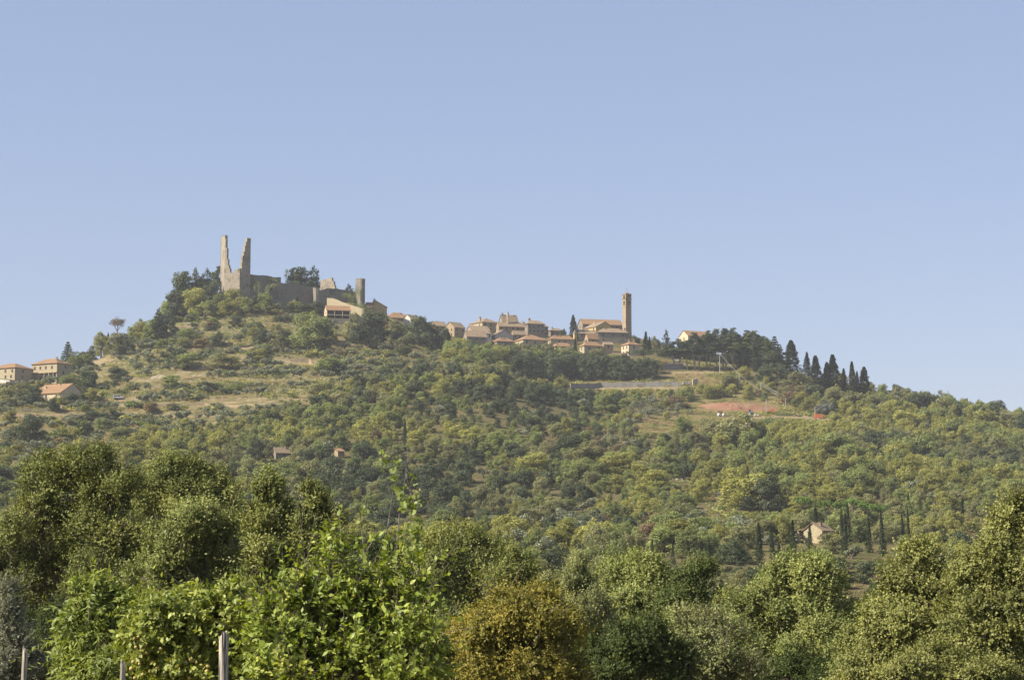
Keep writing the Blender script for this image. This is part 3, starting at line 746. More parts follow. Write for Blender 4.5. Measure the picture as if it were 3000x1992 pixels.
house('small house with stepped red roof in front of the large plain stone house', 'house', 1713, 1723, 1754, 1018, 991, 978, 1288, a=26, roof='gx', wall='stonewarm', roofm='roof', nw=1, lw=1)
house('front-row house with red hip roof and narrow yellow sunlit left wall', 'house', 1699, 1712, 1768, 1050, 1013, 1001, 1260, a=24, wall='stonecream', roofm='roof', nw=2, lw=1, chim=((.15, .5, 3, .8),))
house('low stone extension with pale flat roof, right of the yellow-edged front-row house', 'house', 1765, 1769, 1797, 1042, 1009, 1003, 1266, a=14, roof='gx', wall='stonewarm', roofm='roofold', nw=1, lw=0)
house('detached house with white sunlit left wall at the right end of the village', 'house', 1822, 1842, 1879, 1052, 1010, 1000, 1260, a=30, wall='plastercream', roofm='roof', nw=1, lw=2, chim=((.3, .4, 3.4, .6), (.7, .4, 3.4, .5)))
house('white-walled house with orange roof rising behind the pine grove', 'house', 1993, 2016, 2088, 1020, 983, 971, 1302, a=26, roof='gx', wall='plastercream', roofm='roof', nw=4, lw=1)

# --- bell tower
C0 = P(1834, 1010, 1318); zt = P(1834, 862, 1318)[2]; zb = C0[2] - 2
root = empty('bell_tower', C0, 'slender square stone bell tower rising above the red village roofs', 'bell tower')
a = R(28); ax = np.array((math.cos(a), math.sin(a))); ay = np.array((-ax[1], ax[0])); s = 4.1
def W(x, y, z): q = C0[:2] + ax * x + ay * y; return np.array((q[0], q[1], z))
b = MB(); h = zt - zb
zo1, zo2 = zb + h * .80, zb + h * .88           # lower pair of openings
zo3, zo4 = zb + h * .925, zb + h * .985         # belfry openings
def ring(i, z): return [W(i, i, z), W(s - i, i, z), W(s - i, s - i, z), W(i, s - i, z)]
b.hexa(ring(-.25, zb), ring(-.05, zb + h * .3)); b.hexa(ring(0, zb + h * .3), ring(0, zo1))
for z0, z1, w in ((zo1, zo2, 1.3), (zo3, zo4, 1.15)):                   # four corner piers leave an opening on each face
    for px, py in ((0, 0), (s - w, 0), (s - w, s - w), (0, s - w)):
        b.hexa([W(px, py, z0), W(px + w, py, z0), W(px + w, py + w, z0), W(px, py + w, z0)], [W(px, py, z1), W(px + w, py, z1), W(px + w, py + w, z1), W(px, py + w, z1)])
b.hexa(ring(0, zo2), ring(0, zo3 - .3)); b.hexa(ring(0, zo4), ring(0, zt))
b.build('shaft', M['stonewarm'], root)
k = MB(); k.hexa(ring(-.3, zo3 - .3), ring(-.3, zo3)); k.build('cornice', M['stonegrey'], root)
k = MB(); k.hexa(ring(-.25, zt), ring(-.25, zt + .35)); k.build('cornice', M['stonegrey'], root)
k = MB(); k.hexa(ring(.1, zt + .35), ring(1.6, zt + 1.5)); k.build('roof', M['roofold'], root)
k = MB(); cx = W(s / 2, s / 2, zt + 1.5); k.tube([cx, cx + (0, 0, 3.2)], [.09, .06]); k.box((cx[0], cx[1], cx[2] + 2.2), 1.0, .1, .12, ax); k.build('cross', M['metal'], root)
k = MB(); c = W(s / 2, s / 2, zo1 + .4); k.tube([c + (0, 0, 1.5), c + (0, 0, 1.1), c + (0, 0, .5), c], [.15, .45, .55, .75], 12); k.build('bell', M['shutter'], root)

# --- castle ruin
rw = np.random.default_rng(3)
def ruin_wall(mb, pa, pb, thick, prof, vb, jit=.35, jag=True, seg=.7):
    """wall between pixel/northing ends pa, pb = (u, Y); prof = [(u, v_top)]; stepped, broken crest"""
    (ua, Ya), (ub, Yb) = pa, pb
    A, B = P(ua, vb, Ya), P(ub, vb, Yb)
    zb = min(A[2], B[2], float(ground(A[0], A[1])), float(ground(B[0], B[1]))) - 1.5
    d = (B - A)[:2]; Ln = np.hypot(*d); d /= Ln; nrm = np.array((-d[1], d[0]))
    n = max(2, int(Ln / seg)); t = np.linspace(0, 1, n + 1)
    u = ua + (ub - ua) * t; Yc = Ya + (Yb - Ya) * t
    pu, pv = zip(*prof)
    o = np.argsort(pu); v = np.interp(u, np.array(pu)[o], np.array(pv)[o])
    z = np.array([P(uu, vv, yy)[2] for uu, vv, yy in zip(u, v, Yc)])
    if jag: z = z + rw.uniform(-jit, jit, n + 1)
    xy = A[:2] + np.outer(t, d * Ln)
    for i in range(n):
        z0, z1 = z[i], z[i + 1]
        if jag: z0 = z1 = (z[i] + z[i + 1]) / 2 if abs(z[i] - z[i + 1]) < 1.2 else z[i + 1]
        p, q = xy[i], xy[i + 1]; p2, q2 = p + nrm * thick, q + nrm * thick
        f = [(p, zb, z0), (q, zb, z1), (q2, zb, z1), (p2, zb, z0)]
        mb.hexa([(x[0], x[1], lo) for x, lo, hi in f], [(x[0], x[1], hi) for x, lo, hi in f])

base = P(690, 900, 1240)
root = empty('castle_ruin', base, 'ruined stone castle with two jagged spires of its split keep on the hilltop', 'castle ruin')
b = MB()
ruin_wall(b, (645, 1252), (656, 1240), 1.6, [(645, 692), (656, 691)], 905, jit=.5)
ruin_wall(b, (656, 1240), (701, 1236), 1.8, [(656, 690), (660, 698), (662, 725), (665, 755), (670, 782), (676, 801), (685, 800), (689, 788), (701, 787)], 905, jit=.6)
ruin_wall(b, (701, 1236), (732, 1241.5), 1.8, [(701, 793), (706, 789), (709, 772), (713, 745), (718, 722), (722, 705), (724, 697), (728, 700), (732, 698)], 905, jit=.6)
ruin_wall(b, (732, 1241.5), (723, 1254), 1.6, [(732, 700), (730, 712), (723, 790)], 905)
ruin_wall(b, (723, 1254), (645, 1254), 1.5, [(723, 790), (712, 800), (704, 808), (684, 812), (672, 806), (662, 772), (656, 724), (650, 702), (645, 694)], 905)
b.build('keep', M['stonepale'], root)
b = MB()
ruin_wall(b, (730, 1247), (822, 1262), 1.5, [(730, 803), (745, 806), (780, 807), (800, 812), (822, 813)], 905, jit=.2)
ruin_wall(b, (822, 1262), (815, 1280), 1.5, [(815, 815), (822, 813)], 905, jit=.2)
b.build('inner_wall', M['stone'], root)
b = MB()
ruin_wall(b, (772, 1222), (921, 1241), 1.6, [(772, 902), (778, 880), (786, 856), (792, 840), (800, 832), (811, 829), (840, 829), (872, 832), (895, 838), (921, 843)], 912, jit=.18)
b.build('curtain_wall', M['stone'], root)
b = MB()
ruin_wall(b, (913, 1243), (925, 1230), 1.8, [(913, 842), (925, 845)], 915, jit=.4)
ruin_wall(b, (925, 1230), (1046, 1250), 1.6, [(925, 846), (933, 851), (945, 849), (958, 845), (985, 846), (1008, 850), (1046, 856)], 915, jit=.3)
b.build('broken_wall', M['stone'], root)
b = MB(); ruin_wall(b, (957, 1228), (1065, 1216), 1.4, [(957, 873), (975, 874), (1000, 884), (1030, 894), (1065, 905)], 945, jit=.15)
ruin_wall(b, (1065, 1216), (1069, 1228), 1.2, [(1065, 905), (1069, 905)], 945, jit=.1)
b.build('sloping_wall', M['stonecream'], root)
b = MB(); ruin_wall(b, (938, 1257), (986, 1250), 1.4, [(938, 822), (950, 818), (963, 816), (968, 811), (972, 816), (978, 829), (986, 850)], 900, jit=.25)
b.build('gable', M['stonepale'], root)
b = MB()
for u0, Y0, u1, Y1 in ((1041, 1248, 1060, 1243), (1060, 1243, 1069, 1250), (1069, 1250, 1052, 1256), (1052, 1256, 1041, 1248)):
    ruin_wall(b, (u0, Y0), (u1, Y1), 1.0, [(min(u0, u1), 816), (max(u0, u1), 817)], 912, jit=.12)
b.build('stub_tower', M['stone'], root)
b = MB()
for u, v in ((921, 843), (935, 846), (944, 845)):
    p = P(u, v + 3, 1238); b.box((p[0], p[1], p[2] - 1), .8, .9, 2.0 + (v % 3) * .2)
b.build('crest_stub', M['stonewarm'], root)
def ivy(u, v, ru, rv, Y, n, par):
    c = P(u, v, Y); k = Y / F
    g = np.random.default_rng(int(u * 7 + v))
    q, t = lobed_crown([(0, 0, 0, ru * k, 1.6, rv * k)], n, .5, g, sub=7, subr=.5)
    o = bpy.data.objects.new('ivy', quads_mesh('ivy', q, [M['oak_green']], None, t)); o.location = tuple(c - np.array(par.location)); o.parent = par; link(o)
for a_ in ((755, 850, 12, 26, 1230, 500), (785, 862, 14, 26, 1222, 600), (800, 840, 16, 10, 1224, 350), (790, 822, 18, 9, 1256, 250), (740, 830, 12, 16, 1246, 300), (1050, 862, 12, 20, 1242, 450), (1022, 872, 22, 14, 1240, 500), (1040, 895, 34, 9, 1226, 600), (700, 792, 6, 4, 1236, 60), (1056, 905, 22, 10, 1222, 300)):
    ivy(*a_, root)

# low sunken shed roof under the keep
house('tiny red-roofed hut among bushes under the castle keep', 'hut', 694, 699, 720, 912, 902, 897, 1226, a=14, roof='shed', wall='stonewarm', roofm='roof', nw=0, lw=0, depth=3, name='hut')

# --- houses in the wood
Yf = hit(2408, 1592)[1]
r, W, Lx, Ly, ze, zb = house('small stone farmhouse with pillared porch among cypresses in the lower wood', 'farmhouse', 2374, 2409, 2446, 1592, 1553, 1533, Yf, a=48, roof='gx', wall='stonecream', roofm='roofold', nw=2, lw=0, chim=((.35, .3, 1.6, .7),), depth=5.6, name='farmhouse')
k = MB(); d = np.array((-math.cos(R(48)), -math.sin(R(48))))
zz = ze - .4
c0, c1 = W(0, Ly, 0), W(0, Ly + 4.2, 0)
roof_prism(k, [W(-.2, Ly + .1, ze + .5), W(4.5, Ly + .1, ze + .5), W(4.5, Ly + 4.6, zz), W(-.2, Ly + 4.6, zz)][::-1]); k.build('porch_roof', M['roofold'], r)
for x in (0.1, 4.0):
    for y in (Ly + 1.6, Ly + 4.2):
        k = MB(); k.box(W(x, y, zb), .5, .5, zz - zb - .1 + (.35 if y < Ly + 2 else 0), (math.cos(R(48)), math.sin(R(48)))); k.build('pillar', M['plastercream'], r)
Yh = hit(806, 1345)[1]
house('small stone hut with shallow brown roof in the wood above the foreground trees', 'hut', 793, 808, 862, 1347, 1325, 1312, Yh, a=30, roof='gx', wall='stonegrey', roofm='roofold', nw=1, lw=1, chim=((.6, .4, 2.2, .6),), name='hut')
Yh = hit(994, 1345)[1]
house('half hidden brown-roofed shed right of the stone hut in the wood', 'shed', 984, 990, 1008, 1340, 1322, 1315, Yh, a=25, roof='shed', wall='stonewarm', roofm='roof', nw=0, lw=0, depth=4, name='shed')
Yq = hit(2790, 1700)[1]
house('half hidden low house with red roof behind the right foreground trees', 'house', 2770, 2790, 2850, 1700, 1672, 1662, Yq, a=25, roof='gx', wall='plasterwhite', roofm='roof', nw=1, lw=0, depth=3)

# --- walls of the hillside roads and terraces
def low_wall(label, ends, h, mat='stonegrey', name='retaining_wall', cat='wall'):
    Q = [hit(u, v) for u, v in ends]
    b = MB(); nn = 0
    for A, B in zip(Q[:-1], Q[1:]):
        Ln = np.hypot(*(B - A)[:2]); n = max(1, int(Ln / 4)); d = (B - A)[:2] / (Ln + 1e-9); nrm = np.array((-d[1], d[0])) * .5
        for i in range(n):
            p, q = A + (B - A) * i / n, A + (B - A) * (i + 1) / n
            zp, zq = float(ground(p[0], p[1])), float(ground(q[0], q[1])); hp = h + (0 if i % 3 else .12)
            b.hexa([(p[0], p[1], zp - 1.5), (q[0], q[1], zq - 1.5), (q[0] + nrm[0], q[1] + nrm[1], zq - 1.5), (p[0] + nrm[0], p[1] + nrm[1], zp - 1.5)],
                   [(p[0], p[1], zp + hp), (q[0], q[1], zq + hp), (q[0] + nrm[0], q[1] + nrm[1], zq + hp), (p[0] + nrm[0], p[1] + nrm[1], zp + hp)])
    o = b.build(name, M[mat], None, loc=Q[0]); tag(o, label, cat)
    return o
low_wall('long grey road retaining wall under the pine grove', [(1672, 1137), (1760, 1135), (1850, 1134), (1990, 1133)], 2.6, 'greywall')
low_wall('grey upper retaining wall left of the pine trunks', [(1925, 1086), (1960, 1084), (2002, 1082)], 3.4, 'greywall')
low_wall('low garden wall in front of the large plain stone house', [(1795, 1042), (1836, 1042)], 1.6, 'stonewarm', 'garden_wall')
low_wall('pale terrace wall on the sunny slope right of the mid-slope scree', [(850, 1062), (905, 1064), (945, 1074)], 2.0, 'stonewarm', 'terrace_wall')
low_wall('upper of two thin pale terrace walls beside the large tree under the castle', [(962, 985), (1050, 984)], 1.2, 'stonewarm', 'terrace_wall')
low_wall('lower of two thin pale terrace walls beside the large tree under the castle', [(958, 1003), (1060, 1000)], 1.3, 'stonewarm', 'terrace_wall')
low_wall('short terrace wall climbing the slope below the castle trees', [(480, 960), (520, 965), (560, 962)], 1.1, 'stonewarm', 'terrace_wall')
low_wall('long thin terrace wall across the middle of the olive slope', [(560, 1033), (640, 1024), (740, 1012)], .9, 'stonewarm', 'terrace_wall')
low_wall('lowest long terrace wall above the wood on the olive slope', [(420, 1195), (600, 1192), (780, 1196), (940, 1192)], 1.3, 'stonewarm', 'terrace_wall')
low_wall('garden wall below the red-roofed farmhouse on the left', [(60, 1208), (150, 1204)], 1.2, 'plastercream', 'garden_wall')
low_wall('village rampart wall behind the dark trees below the houses', [(1130, 985), (1190, 1000), (1250, 1015), (1330, 1030)], 3.0, 'stonegrey', 'rampart_wall')

def mound(label, u, v, ru, h, mat, name, cat, seed):
    c = hit(u, v); g = np.random.default_rng(seed); k = c[1] / F; rx = ru * k; n = 26; m_ = 10
    b = MB(); P_ = []
    for i in range(m_):
        r_ = i / (m_ - 1)
        row = []
        for j in range(n):
            a = 6.283 * j / n; rr = r_ * (1 + .18 * math.sin(a * 3 + seed) + .1 * math.sin(a * 7))
            x, y = c[0] + rx * rr * math.cos(a), c[1] + rx * .38 * rr * math.sin(a)
            z = float(ground(x, y)) - .35 + h * max(0, (1 - r_ ** 1.6)) + (g.uniform(-.3, .3) * min(1, h / 3) if 0 < i < m_ - 1 else 0)
            row.append((x, y, z))
        P_.append(row)
    for i in range(m_ - 1):
        for j in range(n):
            q = (j + 1) % n; b.poly([P_[i][j], P_[i + 1][j], P_[i + 1][q], P_[i][q]])
    tag(b.build(name, M[mat], None, loc=c), label, cat)
mound('long heap of red excavated earth at the building site', 2150, 1195, 118, 3.0, 'redearth', 'earth_heap', 'earth heap', 1)
mound('small red earth heap at the right end of the building site', 2232, 1206, 34, 1.6, 'redearth', 'earth_heap', 'earth heap', 2)
mound('pale scree cone on the olive slope in mid hill', 610, 1078, 28, 2.6, 'paleearth', 'scree', 'scree', 3)
mound('pale bare earth patch low on the left olive slope', 470, 1104, 30, 1.2, 'paleearth', 'scree', 'scree', 4)
mound('pale bare bank in a gap of the right wood', 1992, 1408, 18, 1.5, 'paleearth', 'scree', 'scree', 5)

# --- poles and cables on the right of the hill
def pole(label, u, vt, vb, r=.14, arms=1, mat='concrete', name='utility_pole'):
    B = hit(u, vb); T = P(u, vt, B[1]); zt = T[2]
    root = empty(name, B, label, 'utility pole')
    k = MB(); k.tube([(B[0], B[1], B[2] - 1), (B[0], B[1], zt)], [r * 1.3, r]); k.build('shaft', M[mat], root)
    if arms:
        k = MB(); k.box((B[0], B[1], zt - .5), 1.7, .14, .14)
        for s in (-.7, 0, .7): k.tube([(B[0] + s, B[1], zt - .36), (B[0] + s, B[1], zt - .02)], [.07, .05])
        k.build('crossarm', M['metal'], root)
    return np.array((B[0], B[1], zt))
t1 = pole('stout pale concrete pole with transformer beside the pine trunks', 2109, 1032, 1091, .17)
bx = MB(); bx.box((t1[0], t1[1] - .75, t1[2] - 2.4), .7, .6, .9)
bx.build('transformer', M['metal'], bpy.data.objects['utility_pole'])
t2 = pole('thin grey pole below the yellow-green tree on the right slope', 2166, 1093, 1136, .16)
t3 = pole('tall thin pole in the trees right of the pine grove', 2238, 1080, 1127, .15)
t4 = pole('pale pole where the sagging cables start, above the red earth', 2230, 1120, 1162, .2)
t5 = pole('thin pole at the right end of the red earth heap', 2245, 1168, 1212, .12, 0)
t6 = pole('thin pole between the building site and the cypresses', 2302, 1165, 1200, .12, 0)
t7 = pole('short thin pole beside the orange container', 2388, 1190, 1222, .12, 0)
t8 = pole('slim post at the far right end of the pine trunks', 2147, 1047, 1085, .12, 0, 'metal')
t9 = pole('tall thin pole standing in the lower right wood', 2104, 1440, 1590, .06, 1, 'metal')
t10 = pole('pale short pole beside the tall cypress right of the farmhouse', 2575, 1540, 1590, .2, 0)
t11 = pole('thin mast on the right skyline beside the conifer', 2642, 1130, 1200, .12, 0, 'metal')
def cable(label, A, B, sag, r=.05, group=None):
    k = MB(); A, B = np.array(A, float), np.array(B, float); n = 18
    k.tube([A + (B - A) * i / n - np.array((0, 0, 4 * sag * (i / n) * (1 - i / n))) for i in range(n + 1)], [r] * (n + 1), 4)
    tag(k.build('power_cable', M['cable'], None, loc=A), label, 'cable', group)
e = hit(2540, 1224); e[2] += 2
cable('upper strand of the pale cable pair sagging from the pole to the right', t4 - (0, 0, .1), e, 5.2, .07)
cable('lower strand of the pale cable pair sagging from the pole to the right', t4 - (.7, 0, .6), (e[0] - 3, e[1], e[2] - .9), 5.6, .055)
cable('cable dropping from the stout concrete pole towards the cable pole', t1 - (0, 0, .6), t4 - (.3, 0, 4.5), 1.5, .05)

# --- building site bits
def barrel_site():
    def at(u, v): return hit(u, v)
    def small(label, cat, name, u, v, w, h, d, mat, rib=3):
        c = at(u, v); root = empty(name, c, label, cat); k = MB()
        k.box((c[0], c[1], c[2] + .15), w, d, h); k.build('body', M[mat], root)
        k = MB()
        for i in range(rib + 1): k.box((c[0] - w / 2 + w * i / rib, c[1], c[2] + .1), .12, d + .12, h + .12)
        k.build('ribs', M[mat], root)
        k = MB(); k.box((c[0], c[1], c[2]), w * .96, d * .9, .15); k.build('skid', M['rubber'], root)
    small('orange site container at the right end of the track', 'container', 'container', 2398, 1226, 3.6, 2.0, 2.0, 'orange', 5)
    small('orange barrier mesh panel beside the thin pole at the earth heap', 'barrier', 'barrier', 2262, 1210, 2.8, 1.5, .3, 'orange', 4)
    small('small orange bin beside the grey loader', 'bin', 'bin', 2186, 1214, 1.0, 1.6, 1.0, 'orange', 3)
    small('red brown pallet load in front of the red earth', 'pallet', 'pallet', 2110, 1214, 2.6, 1.4, 1.2, 'redearth', 4)
    for k_, (u, w, lb) in enumerate(((2106, 1.6, 'leftmost white bulk bag in front of the earth heap'), (2120, 1.5, 'white bulk bag beside the red brown pallet load'), (2196, 1.4, 'small white bulk bag right of the grey loader'), (2212, 1.2, 'white bulk bag near the thin pole'), (2222, 1.0, 'rightmost and smallest white bulk bag at the site'))):
        c = at(u, 1220); b = MB(); n = 10
        rr = [(0, .42), (.15, .5), (.5, .52), (.85, .47), (1.0, .3), (1.12, .1)]
        b.tube([(c[0], c[1], c[2] + z * w) for z, _ in rr], [r_ * w for _, r_ in rr], n)
        tag(b.build('bulk_bag', M['whiteplastic'], None, smooth=True, loc=c), lb, 'bulk bag', 'white bags at the building site')
    # loader
    c = at(2198, 1216); root = empty('loader', c, 'small grey wheel loader with arched arm at the red earth site', 'loader')
    k = MB(); k.box((c[0], c[1], c[2] + .8), 2.6, 1.4, .9); k.build('body', M['metal'], root)
    k = MB(); k.box((c[0] - .2, c[1], c[2] + 1.7), 1.1, 1.2, 1.1); k.build('cab', M['glass'], root)
    k = MB(); k.tube([(c[0] + .2, c[1] - .8, c[2] + 1.8), (c[0] + 1.2, c[1] - .8, c[2] + 2.4), (c[0] + 2.2, c[1] - .8, c[2] + 1.5), (c[0] + 2.4, c[1] - .8, c[2] + .5)], [.16] * 4); k.build('arm', M['metal'], root)
    k = MB(); k.box((c[0] + 2.5, c[1], c[2] + .2), .7, 1.6, .7); k.build('bucket', M['metal'], root)
    for sx_ in (-.8, .8):
        for sy_ in (-.75, .75):
            k = MB(); q = c + np.array((sx_, sy_, .55)); k.tube([q - (0, .18, 0), q + (0, .18, 0)], [.55, .55], 14); k.build('wheel', M['rubber'], root)
barrel_site()
def vehicle(label, u, v, mat, ang, Lh=4.6, hgt=2.0, name='parked_van', cat='van'):
    c = hit(u, v); root = empty(name, c, label, cat); ca, sa = math.cos(ang), math.sin(ang); w = 1.8
    def W(x, y, z): return np.array((c[0] + ca * x - sa * y, c[1] + sa * x + ca * y, c[2] + z))
    prof = [(-Lh / 2, .45), (Lh / 2, .45), (Lh / 2, hgt * .5), (Lh * .33, hgt * .58), (Lh * .2, hgt), (-Lh * .45, hgt), (-Lh / 2, hgt * .85)]
    k = MB(); A = [W(x, -w / 2, z) for x, z in prof]; B = [W(x, w / 2, z) for x, z in prof]; k.hexa(B, A); k.build('body', M[mat], root)
    for x0, x1 in ((-Lh * .42, -Lh * .12), (-Lh * .08, Lh * .19)):
        k = MB(); zz0, zz1 = hgt * .6, hgt * .9
        k.hexa([W(x0, -w / 2 - .02, zz0), W(x1, -w / 2 - .02, zz0), W(x1, w / 2 + .02, zz0), W(x0, w / 2 + .02, zz0)], [W(x0, -w / 2 - .02, zz1), W(x1 - .1, -w / 2 - .02, zz1), W(x1 - .1, w / 2 + .02, zz1), W(x0, w / 2 + .02, zz1)]); k.build('side_window', M['glass'], root)
    for x in (-Lh * .3, Lh * .3):
        for y in (-.8, .8):
            k = MB(); k.tube([W(x, y - .1, .34), W(x, y + .1, .34)], [.34, .34], 12); k.build('wheel', M['rubber'], root)
vehicle('white van parked on the terrace track right of the red-roofed farmhouse', 347, 1172, 'whiteplastic', .1, 5.0, 1.9)
vehicle('white car parked above the long road wall under the pines', 2012, 1128, 'whiteplastic', .05, 4.4, 1.5, 'parked_car', 'car')
vehicle('white car under the left end of the pine grove', 1984, 1060, 'whiteplastic', -.3, 4.2, 1.45, 'parked_car', 'car')
low_wall('short ruined pale wall stub right of the white car on the road wall', [(2030, 1128), (2044, 1124)], 3.0, 'plastercream', 'wall_stub')
low_wall('pale stone edge of the track from the orange barrier to the container', [(2275, 1216), (2330, 1218), (2385, 1226)], .5, 'stonegrey', 'track_edge')
#@@PART3
# ------------------------------------------------------------------ explicit trees on the hill
def ft(kind, mat, u, vt, vb, w, label, cat='tree', group=None, name=None, split=True, Y=None):
    """tree from photo measurements: column, top row, foot row, crown width in pixels"""
    if Y is None: B = hit(u, vb)
    else:
        B = P(u, vb, Y); B[2] = float(ground(B[0], B[1]))
    Y = B[1]; zt = P(u, vt, Y)[2]; k = Y / F
    if kind == 'oak': w = w * 1.15
    nm = name or dict(cypress='cypress', conifer='conifer', cedar='conifer', pine='pine_tree', stonepine='stone_pine', olive='olive_tree', shrub='shrub', deadpine='dying_pine').get(kind, 'holm_oak' if mat == 'oak_dark' else 'broadleaf_tree')
    TREES.append((u, vt, vb, w))
    o = tree_at(nm, kind, mat, (B[0], B[1], B[2] - .2), max(zt - B[2], 1.2), w * k, label, cat, group, split)
    if kind in ('cypress', 'pine'): o.rotation_euler = (random.gauss(0, .022), random.gauss(0, .022), random.uniform(0, 6.28))
    return o
TREES = []
SK = 'trees along the left skyline of the hill'
